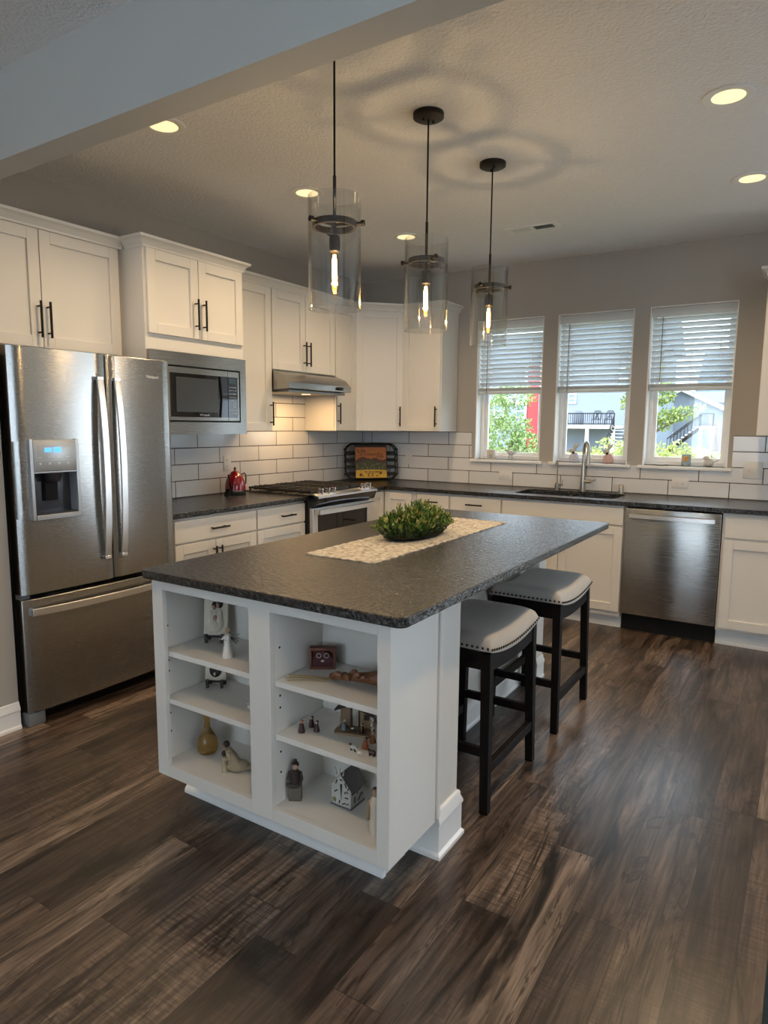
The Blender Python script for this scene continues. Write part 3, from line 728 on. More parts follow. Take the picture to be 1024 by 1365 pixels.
# ------------------------------------------------------------------ sink and taps
r = thing('sink', 'double-bowl stainless steel undermount sink below the middle window', 'sink', (2.117, -.33, .68))
def bowl(x0, x1, y0, y1, z0, z1):
    g = G(); o1 = rcorner([(x0, y0), (x1, y0), (x1, y1), (x0, y1)], .06); i1 = rcorner([(x0+.004, y0+.004), (x1-.004, y0+.004), (x1-.004, y1-.004), (x0+.004, y1-.004)], .056); i2 = rcorner([(x0+.03, y0+.03), (x1-.03, y0+.03), (x1-.03, y1-.03), (x0+.03, y1-.03)], .05)
    A = g._v([(x, y, z1) for x, y in i1]); B = g._v([(x, y, z0+.02) for x, y in i1]); C = g._v([(x, y, z0) for x, y in i2]); D = g._v([(x, y, z1) for x, y in o1]); E = g._v([(x, y, z0-.004) for x, y in o1])
    g.bridge(A, B); g.bridge(B, C); g.f(C); g.bridge(D, A); g.bridge(E, D); g.f(E); return g
for a, b in ((SX0-.004, 2.112), (2.122, SX1+.004)):
    o = part('bowl', bowl(a, b, SY0-.004, SY1+.004, .69, .8835), CHROME, r)
    g = G(); c = (a+b)/2; g.cyl((c, -.33, .690), (c, -.33, .694), .04, n=18); part('drain', g, STEELX, o)
r = thing('kitchen_faucet', 'tall brushed nickel gooseneck faucet in front of the middle window', 'faucet', (2.145, -.075, .914))
g = G(); g.lathe((2.145, -.075, .914), [(.027, 0), (.027, .006), (.021, .012), (.020, .10), (.014, .22), (.0125, .30)], 18)
pts = []
for i in range(17):
    t = PI*i/16; pts.append((2.145+.055*(1-math.cos(t))*.55, -.075-.055*(1-math.cos(t))*.9, .914+.30+.062*math.sin(t)*1.45))
pts = [(2.145, -.075, 1.20)]+pts
g.tube(pts, .0125, 12); part('neck', g, NICKEL, r)
e = Vector(pts[-1]); g = G(); g.tube([e+Vector((0, 0, .012)), e+Vector((.0, 0, -.01)), e+Vector((.002, -.002, -.075))], [.0135, .0155, .0165], 14); part('spray_head', g, NICKEL, r)
g = G(); g.cyl((2.155, -.075, .992), (2.205, -.075, .992), .015, n=14); g.tube([(2.20, -.075, .992), (2.225, -.078, 1.0), (2.245, -.08, 1.012)], .006, 8); part('lever', g, NICKEL, r)
r = thing('filter_faucet', 'small slim filtered water faucet left of the gooseneck faucet', 'faucet', (1.935, -.07, .914))
g = G(); g.lathe((1.935, -.07, .914), [(.016, 0), (.016, .05), (.010, .055), (.006, .065)], 14)
g.tube([(1.935, -.07, .97), (1.935, -.07, 1.13)]+[(1.935+.0*i, -.07-.022*(1-math.cos(PI*i/8)), 1.13+.024*math.sin(PI*i/8)) for i in range(9)]+[(1.935, -.114, 1.115)], .005, 8); part('spout', g, NICKEL, r)
g = G(); g.cyl((1.935, -.07, .955), (1.985, -.07, .955), .008, n=10); g.cyl((1.978, -.07, .955), (1.978, -.07, .995), .005, n=8); part('lever', g, NICKEL, r)
g = G(); g.lathe((2.44, -.07, .914), [(.024, 0), (.024, .004), (.019, .008), (.019, .062), (.015, .068), (.0, .069)], 18, caps=False)
solo('air_gap_cap', g, NICKEL, 'short brushed nickel air gap cylinder right of the sink', 'air gap')

# ------------------------------------------------------------------ window blinds
lbl = ['left', 'middle', 'right']
for i, (x0, x1) in enumerate(WIN):
    a, b = x0+.012, x1-.012
    r = thing('window_blind', 'half-raised white slat blind in the %s of the three windows' % lbl[i], 'blind', ((a+b)/2, .05, 1.69), 0, 'white blinds over the sink wall')
    g = G(); g.box(a, b, .012, .022, ZT-.075, ZT-.010, .002); g.box(a, b, .022, .08, ZT-.05, ZT-.010); part('valance', g, BLIND, r)
    g = G(); zt_, zb_ = ZT-.095, 1.775; nS = 11
    for k in range(nS+1):
        z = zb_+(zt_-zb_)*k/nS; n0 = len(g.b.verts)
        g.box(-(b-a)/2+.002, (b-a)/2-.002, -.0245, .0245, -.0013, .0013)
        g.rot(Matrix.Translation(((a+b)/2, .052, z)) @ Matrix.Rotation(math.radians(-36), 4, 'X'), n0)
    part('slat', g, BLIND, r, label='tilted white slats')
    g = G()
    for k in range(4): g.box(a, b, .026, .078, 1.722+k*.0065, 1.7262+k*.0065)
    g.box(a, b, .026, .078, 1.694, 1.716, .003); part('bottom_rail', g, BLIND, r)
    for q in (.16, .5, .84):
        if i == 0 and q == .5: continue
        g = G(); x = a+(b-a)*q
        for y in (.026, .079): g.box(x-.0012, x+.0012, y-.0008, y+.0008, 1.71, ZT-.06)
        part('ladder_cord', g, BLIND, r)
    g = G(); g.cyl((a+.075, .018, 1.70 if i < 2 else 1.76), (a+.075, .018, ZT-.07), .0035, n=8); part('tilt_wand', g, simple('wand_grey', (.25, .26, .26), .4), r)

# ------------------------------------------------------------------ outlets and switch
def outlet(name, label, M4, horiz=False, kind='outlet'):
    r = thing(name, label, 'outlet' if kind == 'outlet' else 'switch', M4.translation)
    rm = M4.copy(); w_, h_ = (.072, .116) if not horiz else (.116, .072)
    if kind == 'switch': w_, h_ = .118, .118
    g = G(); g.box(-w_/2, w_/2, -.006, 0, -h_/2, h_/2, .003, m=rm); part('cover_plate', g, PLATE, r)
    if kind == 'outlet':
        for s_ in (-1, 1):
            ox, oz = (0, s_*.02) if not horiz else (s_*.02, 0)
            g = G(); g.box(ox-.014, ox+.014, -.0075, -.004, oz-.014, oz+.014, .003, m=rm); o = part('socket', g, PLATE, r)
            g = G()
            for q in (-1, 1):
                if horiz: g.box(ox-.005, ox+.004, -.0082, -.007, oz+q*.006-.001, oz+q*.006+.001, m=rm)
                else: g.box(ox+q*.006-.001, ox+q*.006+.001, -.0082, -.007, oz-.003, oz+.006, m=rm)
            part('slot', g, SLOT, o)
    else:
        for s_ in (-1, 1):
            g = G(); g.box(s_*.025-.006, s_*.025+.006, -.018, -.004, -.008, .010, .002, m=rm); part('toggle', g, PLATE, r)
ML = lambda y, z: Matrix.Translation((.008, y, z)) @ Matrix.Rotation(PI/2, 4, 'Z')
MB = lambda x, z: Matrix.Translation((x, -.008, z))
outlet('wall_outlet', 'white wall outlet behind the red kettle', ML(-1.828, 1.135))
outlet('wall_outlet', 'white wall outlet left of the leaning basket tray', ML(-.335, 1.135))
outlet('wall_outlet', 'white wall outlet just right of the leaning basket tray', MB(.505, 1.125))
outlet('wall_outlet', 'horizontal white outlet below the left window', MB(1.465, 1.004), True)
outlet('wall_outlet', 'horizontal white outlet below the right window', MB(2.849, 1.010), True)
outlet('light_switch', 'white double toggle switch plate right of the right window', MB(3.317, 1.127), kind='switch')

# ------------------------------------------------------------------ ceiling things
def downlight(x, y, label, e=42):
    r = thing('recessed_light', label, 'ceiling light', (x, y, H), 0, 'recessed ceiling lights')
    g = G(); g.lathe((x, y, H), [(.062, 0), (.095, 0), (.095, -.005), (.075, -.008), (.062, -.004)], 32, caps=False); part('trim_ring', g, TRIMW, r)
    g = G(); g.lathe((x, y, H), [(0.0001, -.0055), (.064, -.0045), (.066, .0)], 32, caps=False); part('lens', g, LED, r)
    light('recessed_lamp', 'SPOT', (x, y, H-.02), e, WARM, (0, 0, 0), spot_size=math.radians(150), spot_blend=.8, shadow_soft_size=.06)
downlight(1.10, -3.23, 'recessed ceiling light half hidden by the beam')
downlight(3.26, -3.25, 'recessed ceiling light above the aisle right of the island')
downlight(1.10, -4.75, 'recessed ceiling light over the floor left of the island front', 28)
downlight(3.26, -4.75, 'recessed ceiling light over the floor right of the island front', 28)
downlight(1.10, -2.22, 'recessed ceiling light left of the nearest pendant')
downlight(1.13, -1.155, 'recessed ceiling light behind the middle pendant')
downlight(3.26, -2.22, 'large lit recessed ceiling light near the right edge')
downlight(3.275, -1.168, 'recessed ceiling light cut by the right edge of the photo')
r = thing('ceiling_vent', 'white slotted ceiling air vent in front of the window wall', 'vent', (1.965, -.90, H))
g = G(); x0, x1, y0, y1 = 1.79, 2.14, -.965, -.835; z0 = H-.006
for q in ((x0, x1, y0, y0+.022), (x0, x1, y1-.022, y1), (x0, x0+.03, y0+.022, y1-.022), (x1-.03, x1, y0+.022, y1-.022), (1.955, 1.975, y0+.022, y1-.022)): g.box(q[0], q[1], q[2], q[3], z0, H)
part('frame', g, TRIMW, r, sm=0)
g = G(); g.box(x0+.03, x1-.03, y0+.022, y1-.022, H-.0008, H-.0002); part('duct_opening', g, BLACKM, r)
g = G()
for k in range(18):
    x = x0+.034+k*.0162; n0 = len(g.b.verts); g.box(-.0075, .0075, y0+.022, y1-.022, -.0006, .0006)
    g.rot(Matrix.Translation((x, 0, H-.0045)) @ Matrix.Rotation(math.radians(8 if x < 1.96 else 40), 4, 'Y'), n0)
part('louver', g, TRIMW, r, sm=0)
g = G(); g.lathe((2.171, -.345, H), [(.0001, -.004), (.078, -.004), (.085, -.006), (.098, -.006), (.105, 0)], 32, caps=False)
solo('ceiling_speaker', g, TRIMW, 'round white ceiling speaker close to the window wall', 'speaker')
r = thing('pendant_light', 'nearest black pendant with clear glass cylinder and lit bulb', 'pendant light', (2.143, -3.357, H), 0, 'glass pendants over the island')
PX, PY = 2.143, -3.357
g = G(); g.lathe((PX, PY, H), [(.0001, -.024), (.055, -.024), (.066, -.018), (.066, 0)], 32, caps=False)
for s_ in (-.025, .025): g.cyl((PX+s_, PY, H-.034), (PX+s_, PY, H-.02), .005, n=10)
part('canopy', g, BRONZE, r)
g = G(); g.cyl((PX, PY, 2.29), (PX, PY, H-.02), .0038, n=8); part('cord', g, BLACKM, r)
g = G(); g.cyl((PX, PY, 2.10), (PX, PY, 2.30), .0062, n=10); part('stem', g, BRONZE, r)
g = G(); g.lathe((PX, PY, 2.133), [(.070, -.011), (.080, -.011), (.080, .011), (.070, .011), (.070, -.011)], 40, caps=False)
for k in range(3):
    t = 2*PI*k/3+.3; g.box(.004, .075, -.006, .006, -.004, .004, m=Matrix.Translation((PX, PY, 2.133)) @ Matrix.Rotation(t, 4, 'Z'))
rg = part('ring', g, BRONZE, r)
for k in range(3):
    t = 2*PI*k/3+.3; u = Vector((math.cos(t), math.sin(t), 0)); c = Vector((PX, PY, 2.133)); g = G(); g.cyl(c+u*.078, c+u*.108, .005, n=10); g.cyl(c+u*.100, c+u*.112, .010, n=12); part('thumbscrew', g, BRONZE, rg)
g = G(); g.lathe((PX, PY, 0), [(.008, 2.10), (.018, 2.095), (.0195, 2.085), (.0195, 2.042), (.017, 2.040)], 18); part('socket', g, BRONZE, r)
g = G(); g.lathe((PX, PY, 0), [(.0915, 1.838), (.095, 1.838), (.095, 2.228), (.0915, 2.228), (.0915, 1.838)], 48, caps=False); part('glass_shade', g, SHADE, r, label='clear glass cylinder shade')
g = G(); g.lathe((PX, PY, 0), [(.012, 2.042), (.0145, 2.02), (.0145, 1.93), (.010, 1.912), (.0001, 1.906)], 18, caps=False); bb = part('bulb', g, BULBG, r, label='lit tubular filament bulb')
g = G(); 
for k in range(5):
    t = 2*PI*k/5; g.tube([(PX+.003*math.cos(t), PY+.003*math.sin(t), 2.03), (PX+.0075*math.cos(t), PY+.0075*math.sin(t), 2.005), (PX+.0075*math.cos(t+.5), PY+.0075*math.sin(t+.5), 1.95), (PX+.003*math.cos(t), PY+.003*math.sin(t), 1.93)], .0021, 6)
part('filament', g, FILA, bb, label='glowing orange filament')
dup(r, (2.162, -2.712, H), 1.1, 'middle black pendant with clear glass cylinder and lit bulb')
dup(r, (2.180, -2.070, H), 2.3, 'farthest black pendant with clear glass cylinder nearest the windows')
for x, y in ((2.143, -3.357), (2.162, -2.712), (2.18, -2.07)): light('pendant_bulb', 'POINT', (x, y, 1.968), 10, (1, .80, .56), shadow_soft_size=.011)

# ------------------------------------------------------------------ bar stools
def stool():
    r = thing('bar_stool', 'nearer beige saddle-seat bar stool with nailhead trim', 'bar stool', (2.565, -2.983, 0), 0, 'bar stools at the island')
    cx, cy = 2.565, -2.983; a, b = .150, .222          # half depth (x) and half width (y) at the top
    zt = .575
    for sx in (-1, 1):
        for sy in (-1, 1):
            g = G(); X, Y = cx+sx*(a), cy+sy*(b); x2, y2 = cx+sx*(a+.012), cy+sy*(b+.014); h = .019; q = .0165
            g.hexa([(x2-q, y2-q, 0), (x2+q, y2-q, 0), (x2+q, y2+q, 0), (x2-q, y2+q, 0)], [(X-h, Y-h, zt+.035), (X+h, Y-h, zt+.035), (X+h, Y+h, zt+.035), (X-h, Y+h, zt+.035)])
            part('leg', g, ESPRESSO, r, sm=0, bev=.003)
    for sx in (-1, 1):
        g = G(); n = 12; pl = []
        for i in range(n+1):
            t = 2*i/n-1; pl.append((cy+t*(b), zt+.030+.022*t*t))
        low = [(cy+t_*(b), zt-.048+.016*t_*t_) for t_ in [1-2*i/n for i in range(n+1)]]
        g.prism(pl+low, 'x', cx+sx*a-.010+sx*.004, cx+sx*a+.010+sx*.004); part('apron', g, ESPRESSO, r, sm=20)
    for sy in (-1, 1):
        g = G(); g.box(cx-a, cx+a, cy+sy*(b+.004)-.010, cy+sy*(b+.004)+.010, zt-.03, zt+.050); part('apron', g, ESPRESSO, r, sm=0)
    for sx in (-1, 1):
        g = G(); z = .165 if sx > 0 else .165; x = cx+sx*(a+.009); g.box(x-.0125, x+.0125, cy-b-.005, cy+b+.005, z-.019, z+.019); part('stretcher', g, ESPRESSO, r, sm=0, bev=.002)
    for sy in (-1, 1):
        g = G(); z = .232; y = cy+sy*(b+.009); g.box(cx-a-.004, cx+a+.004, y-.011, y+.011, z-.017, z+.017); part('stretcher', g, ESPRESSO, r, sm=0, bev=.002)
    # saddle cushion
    g = G(); N, Mv = 28, 18; A, Bv = a+.026, b+.030; top = []; 
    def prof(u, v):
        saddle = .020*(v*v) 
        ed = (max(0, 1-abs(u)**6)*max(0, 1-abs(v)**8))**.34
        return zt+.030+saddle*1.05+.064*ed+.010*(1-u*u)*(1-v*v)-.014*(1-v*v)
    for i in range(Mv+1):
        row = []
        for j in range(N+1):
            u, v = 2*i/Mv-1, 2*j/N-1
            u2 = math.copysign(abs(u)**.75, u); v2 = math.copysign(abs(v)**.75, v)
            row.append(g.b.verts.new((cx+A*u2, cy+Bv*v2, prof(u2, v2))))
        top.append(row)
    for i in range(Mv):
        for j in range(N): g.f([top[i][j], top[i+1][j], top[i+1][j+1], top[i][j+1]])
    loop = [top[0][j] for j in range(N+1)]+[top[i][N] for i in range(1, Mv+1)]+[top[Mv][j] for j in range(N-1, -1, -1)]+[top[i][0] for i in range(Mv-1, 0, -1)]
    bl = [g.b.verts.new((v.co.x*1, v.co.y, v.co.z-.004)) for v in loop]
    for k in range(len(loop)): g.f([loop[k], bl[k], bl[(k+1) % len(bl)], loop[(k+1) % len(loop)]])
    g.f(bl)
    cu = part('seat_cushion', g, LINEN, r, sm=60, label='beige fabric saddle cushion')
    g = G()
    for sy in (-1, 1):
        for k in range(17):
            x = cx-A+.012+(2*A-.024)*k/16; g.ell((x, cy+sy*(Bv+.001), zt+.030+.021+.008), (.0055, .0035, .0055), 8)
    for sx in (-1, 1):
        for k in range(24):
            v = -1+2*(k+.5)/24; g.ell((cx+sx*(A+.001), cy+v*Bv, zt+.030+.021*v*v+.006-.006*(1-v*v)), (.0035, .0055, .0055), 8)
    part('nailhead', g, BRASS, cu, kind='stuff', label='row of dark nailheads')
    return r
s1 = stool()
dup(s1, (2.572, -2.205, 0), 0.0, 'farther beige saddle-seat bar stool closest to the dishwasher')

# ------------------------------------------------------------------ runner and greenery on the island
def f_runner(nt, b):
    v = posn(nt); vo = nd(nt, 'ShaderNodeTexVoronoi', None, Vector=v, Scale=44.0); n = noise(nt, v, 160, 3)
    m = M(nt, 'MULTIPLY', vo.outputs[0], 1.0)
    nt.links.new(ramp(nt, M(nt, 'ADD', M(nt, 'MULTIPLY', n, .55), M(nt, 'MULTIPLY', m, .5)), [(.25, (.68, .64, .57)), (.5, (.50, .46, .40)), (.75, (.22, .19, .16))]), b.inputs['Base Color'])
    nt.links.new(bump(nt, M(nt, 'ADD', n, m), .8, .004), b.inputs['Normal'])
RUN = mat('crochet_runner', (.6, .55, .47), .9, 0, f_runner)
g = G(); nx, ny = 26, 90; x0, x1, y0, y1 = 1.992, 2.315, -3.345, -2.075; rows = []
for j in range(ny+1):
    row = []
    for i in range(nx+1):
        u, v = i/nx, j/ny; y = y0+(y1-y0)*v; x = x0+(x1-x0)*u
        sc = .008*abs(math.sin(PI*22*v)); sy = .008*abs(math.sin(PI*6*u))
        x += sc*(2*u-1); y += sy*(2*v-1)
        row.append(g.b.verts.new((x, y, .9175+.0018*math.sin(i*1.9)*math.sin(j*1.3)+random.uniform(-.0007, .0009))))
    rows.append(row)
for j in range(ny):
    for i in range(nx): g.f([rows[j][i], rows[j][i+1], rows[j+1][i+1], rows[j+1][i]])
lp = rows[0]+[rows[j][nx] for j in range(1, ny+1)]+rows[ny][-2::-1]+[rows[j][0] for j in range(ny-1, 0, -1)]
bl = [g.b.verts.new((v.co.x, v.co.y, .9142)) for v in lp]
for k in range(len(lp)): g.f([lp[k], lp[(k+1) % len(lp)], bl[(k+1) % len(lp)], bl[k]])
solo('table_runner', g, RUN, 'cream crocheted runner with scalloped edges along the island top', 'table runner', sm=60)
def f_leaf(cols):
    def f(nt, b):
        n = nd(nt, 'ShaderNodeTexWhiteNoise', {'noise_dimensions': '3D'}, Vector=nd(nt, 'ShaderNodeVectorMath', {'operation': 'SNAP'}, i0=posn(nt), i1=(.02, .02, .02)).outputs[0]).outputs[0]
        nt.links.new(ramp(nt, n, [(i/(len(cols)-1), c) for i, c in enumerate(cols)]), b.inputs['Base Color'])
    return f
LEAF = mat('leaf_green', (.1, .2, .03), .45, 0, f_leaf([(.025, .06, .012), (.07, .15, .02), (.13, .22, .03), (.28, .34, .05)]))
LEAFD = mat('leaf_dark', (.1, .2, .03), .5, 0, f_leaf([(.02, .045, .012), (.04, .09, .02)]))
TIP = mat('leaf_tip', (.3, .3, .06), .5, 0, f_leaf([(.36, .42, .08), (.50, .48, .12), (.45, .24, .06), (.60, .55, .30)]))
r = thing('greenery_arrangement', 'low leafy green arrangement with yellow tips on the crochet runner', 'plant', (2.135, -2.73, .919))
rr = random.Random(11)
def leaf(g, p, d, L, wd):
    d = d.normalized(); s_ = d.orthogonal().normalized(); s_ = (Matrix.Rotation(rr.uniform(0, 6.28), 3, d) @ s_); n_ = d.cross(s_)
    a = p; b = p+d*L*.5+s_*wd+n_*L*.08; c = p+d*L; e = p+d*L*.5-s_*wd+n_*L*.08; m_ = p+d*L*.5
    v = g._v([a, b, c, e, m_]); g.f([v[0], v[1], v[4]]); g.f([v[1], v[2], v[4]]); g.f([v[2], v[3], v[4]]); g.f([v[3], v[0], v[4]])
g1, g2, g3 = G(), G(), G()
for k in range(330):
    t = rr.random()*2*PI; q = rr.random()**.5; ex, ey = .125*q*math.cos(t), .255*q*math.sin(t)
    base_ = Vector((2.135+ex*.75, -2.73+ey*.85, .923)); hgt = (.05+.095*(1-q*q)*rr.uniform(.6, 1.15))
    tip = Vector((2.135+ex*1.18, -2.73+ey*1.1, .92+hgt)); pts = [base_, (base_+tip)/2+Vector((0, 0, .014)), tip]
    g2.tube(pts, .0012, 4)
    for j in range(13):
        u = .15+.85*j/12; p = base_.lerp(tip, u)+Vector((0, 0, .012*math.sin(PI*u))); d = (tip-base_).normalized()+Vector((rr.uniform(-1, 1), rr.uniform(-1, 1), rr.uniform(-.2, .8)))
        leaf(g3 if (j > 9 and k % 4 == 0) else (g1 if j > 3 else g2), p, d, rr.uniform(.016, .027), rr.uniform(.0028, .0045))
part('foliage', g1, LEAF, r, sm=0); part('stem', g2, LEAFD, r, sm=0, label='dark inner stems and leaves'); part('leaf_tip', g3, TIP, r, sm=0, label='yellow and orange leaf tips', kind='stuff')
g = G(); g.lathe((2.135, -2.73, .919), [(.09, 0), (.105, .012), (.0001, .02)], 20, sy=2.0, caps=False); g.f([v for v in g.b.verts[:20]]) if False else None
part('base', g, BRONZE, r)

# ------------------------------------------------------------------ kettle
r = thing('kettle', 'red enamel electric kettle with gooseneck spout on its base', 'kettle', (.135, -1.875, .914))
kx, ky = .135, -1.875
g = G(); g.lathe((kx, ky, .914), [(.075, 0), (.078, .006), (.074, .018), (.066, .022)], 28); part('power_base', g, BLACKM, r, label='black power base')
g = G(); g.lathe((kx, ky, .936), [(.072, 0), (.074, .012)], 28); part('band', g, CHROME, r)
g = G(); g.lathe((kx, ky, .948), [(.074, 0), (.073, .03), (.066, .07), (.052, .102), (.034, .12), (.030, .124)], 28); part('pot', g, RED, r)
g = G(); g.lathe((kx, ky, 1.072), [(.031, 0), (.029, .006), (.010, .014), (.006, .02), (.010, .028), (.008, .038), (.0001, .042)], 18, caps=False); part('lid', g, RED, r)
g = G(); g.tube([(kx+.03, ky-.06, .97), (kx+.04, ky-.085, .985), (kx+.045, ky-.10, 1.03), (kx+.052, ky-.118, 1.065)], [.012, .009, .007, .006], 10); part('spout', g, simple('kettle_spout', (.04, .008, .008), .25), r)
g = G(); g.tube([(kx+.01, ky+.045, 1.055), (kx+.01, ky+.085, 1.065), (kx+.01, ky+.10, 1.05), (kx+.01, ky+.098, .995), (kx+.01, ky+.085, .975)], .006, 8); part('handle', g, simple('kettle_handle', (.10, .07, .05), .35, .6), r)
g = G(); g.prism([(ky-.075, .914), (ky-.105, .914), (ky-.085, .955), (ky-.07, .96)], 'x', kx-.01, kx+.03); part('lever', g, BLACKM, r)

# ------------------------------------------------------------------ basket tray and painted board leaning in the corner
TM = Matrix.Translation((.235, -.235, .9155)) @ Matrix.Rotation(PI/4, 4, 'Z') @ Matrix.Rotation(math.radians(-10), 4, 'X')
r = thing('basket_tray', 'dark woven metal tray leaning in the counter corner', 'tray', (.235, -.235, .9155))
g = G(); hw, hh = .245, .335
def rr_path(hw, z0, z1, rad, y, n=6): return [(x, y, z) for x, z in rcorner([(-hw, z0), (hw, z0), (hw, z1), (-hw, z1)], rad, n)]
for y, e in ((0.0, 0.0), (-.032, 0.012)):
    p = rr_path(hw+e-.012, .008, hh, .075, y); p.append(p[0]); g.tube(p, .006, 8, caps=False)
g.rot(TM); rim = part('rim', g, BLACK, r)
g = G()
for z in (.06, .125, .19, .255): g.box(-hw+.01, hw-.01, .0, .003, z-.016, z+.016)
g.box(-.150, .150, -.003, -.0005, .012, hh-.008)
g.rot(TM); part('woven_strip', g, BRONZE, r, sm=0)
g = G()
for s_ in (-1, 1):
    for z in (.055, .115, .175, .235, .285): g.box(s_*hw-.012-.006*s_, s_*hw+.012-.006*s_, -.034, .002, z-.009, z+.009)
for x in (-.16, -.08, 0, .08, .16):
    for z in (.010, hh): g.box(x-.012, x+.012, -.034, .002, z-.004, z+.004)
g.rot(TM); part('side_strip', g, BRONZE, r, sm=0)
BM = TM @ Matrix.Translation((-.006, -.045, .014)) @ Matrix.Scale(1.2, 4, (1, 0, 0))
r = thing('painted_sign', 'orange and yellow lettered sign leaning on the basket tray', 'sign', (.25, -.27, .93))
g = G(); g.box(-.125, .125, 0, .010, 0, .290, .001, m=BM); part('board', g, simple('sign_wood_edge', (.05, .03, .02), .6), r)
def strip(poly, c, y, nm):
    g = G(); g.prism(poly, 'y', y, y+.002); g.rot(BM); part(nm, g, simple('sign_'+nm, c, .55, amt=.25, sc=40), r, sm=0)
strip([(-.12, .16), (.12, .16), (.12, .285), (-.12, .285)], (.52, .16, .035), -.0022, 'orange_sky')
hills = [(-.12, .165), (-.09, .188), (-.06, .198), (-.03, .185), (0, .178), (.025, .188), (.045, .186), (.07, .17), (.10, .168), (.12, .18)]
strip([(-.12, .08)]+[(.12, .08)]+hills[::-1], (.075, .03, .018), -.0034, 'dark_hills')
strip([(-.12, .075), (.12, .075), (.12, .14), (.05, .15), (0, .165), (-.05, .162), (-.12, .135)], (.06, .065, .02), -.0046, 'green_field')
strip([(-.12, .004), (.12, .004), (.12, .074), (.05, .080), (-.05, .080), (-.12, .074)], (.60, .36, .03), -.0058, 'yellow_band')
INK = simple('sign_ink', (.05, .012, .006), .6)
g = text_g('Life', .046, BM @ face_front(-.072, -.0028, .252)); part('lettering', g, INK, r, sm=0)
g = text_g('is a beautiful', .036, BM @ face_front(.005, -.0028, .222)); part('lettering', g, INK, r, sm=0)
g = text_g('ride', .036, BM @ face_front(.072, -.0028, .199)); part('lettering', g, INK, r, sm=0)
g = G()
for z, xs in ((.058, (-.05, -.02, .005, .03, .045)), (.040, (-.09, -.03, 0, .06)), (.022, (-.075, -.03, .0, .035))):
    for x in xs: g.box(x, x+.018, -.0064, -.0056, z-.004, z+.003); g.box(x+.004, x+.007, -.0064, -.0056, z-.006, z+.007)
for x, z in ((.075, .052), (-.085, .028)):
    g.prism([(x, z-.012), (x+.012, z+.004), (x+.007, z+.010), (x, z+.004), (x-.007, z+.010), (x-.012, z+.004)], 'y', -.0064, -.0056)
g.rot(BM); part('lettering', g, INK, r, sm=0)
g = G(); rq = random.Random(5)
for k in range(26):
    x, z = rq.uniform(-.11, .11), rq.uniform(.088, .135); g.cyl((x, -.0054, z), (x, -.0044, z), .0028, n=6)
g.rot(BM); part('flower_dot', g, simple('sign_dots', (.55, .42, .2), .6), r, kind='stuff')

# ------------------------------------------------------------------ window sill ornaments
SZ = 1.135
IVORY = simple('ivory_ceramic', (.66, .62, .55), .4); PASTEL = simple('pastel_floral', (.55, .55, .62), .5, amt=.5, sc=60); PINK = simple('pink_floral', (.62, .40, .36), .5, amt=.5, sc=60)
WOODW = simple('whitewashed_wood', (.55, .52, .46), .6, amt=.2, sc=30)
r = thing('wooden_block', 'small pale square block on the sill of the left window', 'ornament', (1.312, .035, SZ))
g = G(); g.box(1.275, 1.349, .015, .045, SZ, SZ+.085, .003); part('block', g, WOODW, r)
g = G(); g.box(1.292, 1.332, .0135, .0155, SZ+.012, SZ+.016); g.box(1.296, 1.328, .0135, .0155, SZ+.032, SZ+.036); g.box(1.306, 1.309, .0135, .0155, SZ+.012, SZ+.04); g.box(1.318, 1.321, .0135, .0155, SZ+.012, SZ+.04); part('painted_mark', g, simple('grey_print', (.3, .3, .32), .6), r)
r = thing('bird_figurine', 'white bird figurine on thin legs on the left window sill', 'ornament', (1.487, .035, SZ))
bx = 1.487
g = G(); g.ell((bx, .035, SZ+.062), (.034, .018, .022), 14, Matrix.Rotation(.35, 3, 'Y')); g.ell((bx-.028, .035, SZ+.082), (.013, .011, .012), 12); g.ell((bx+.036, .035, SZ+.066), (.024, .008, .007), 10, Matrix.Rotation(-.5, 3, 'Y')); part('body', g, simple('bird_spotted', (.5, .49, .47), .5, amt=.45, sc=70), r)
g = G(); g.cyl((bx-.040, .035, SZ+.083), (bx-.054, .035, SZ+.080), .004, .0008, 8); part('beak', g, BRONZE, r)
for k in (-1, 1):
    g = G(); g.tube([(bx+k*.010, .035+k*.005, SZ+.045), (bx+k*.013, .035+k*.006, SZ+.004), (bx+k*.013-.012, .035+k*.006, SZ+.002)], .0018, 6); part('leg', g, BRONZE, r)
def bunny(x, label, m, flip):
    r = thing('bunny_figurine', label, 'ornament', (x, .045, SZ), 0, 'bunnies on the middle window sill'); f = flip; y = .045
    g = G(); pr = [(-.036, 0), (.036, 0), (.044, .02), (.040, .05), (.026, .078), (-.012, .082), (-.030, .06), (-.041, .03)]
    g.prism([(x+f*a, SZ+b) for a, b in pr], 'y', y-.012, y+.012); part('body', g, m, r, bev=.006)
    g = G(); g.ell((x-f*.016, y, SZ+.094), (.026, .0125, .020), 14); part('head', g, WOODW, r)
    for dx, ang in ((-.002, .15), (.012, .62)):
        g = G(); g.ell((x+f*(dx+.006), y, SZ+.130), (.010, .007, .030), 12, Matrix.Rotation(f*ang, 3, 'Y')); part('ear', g, WOODW, r)
    g = G(); g.cyl((x-f*.004, y-.014, SZ+.078), (x-f*.004, y-.010, SZ+.078), .010, n=10); part('bow', g, BRONZE, r)
bunny(2.03, 'wooden bunny with blue floral body left of the gooseneck faucet', PASTEL, 1)
bunny(2.300, 'wooden bunny with pink floral body right of the gooseneck faucet', PINK, 1)
g = G(); g.lathe((2.70, .03, SZ), [(.022, 0), (.028, .003), (.056, .011), (.058, .013), (.030, .008), (.0001, .006)], 28, caps=False)
solo('small_dish', g, IVORY, 'shallow pale dish on the right window sill', 'dish')
r = thing('candle_cup', 'clear glass cup with orange butterfly design on the right window sill', 'cup', (2.874, .035, SZ))
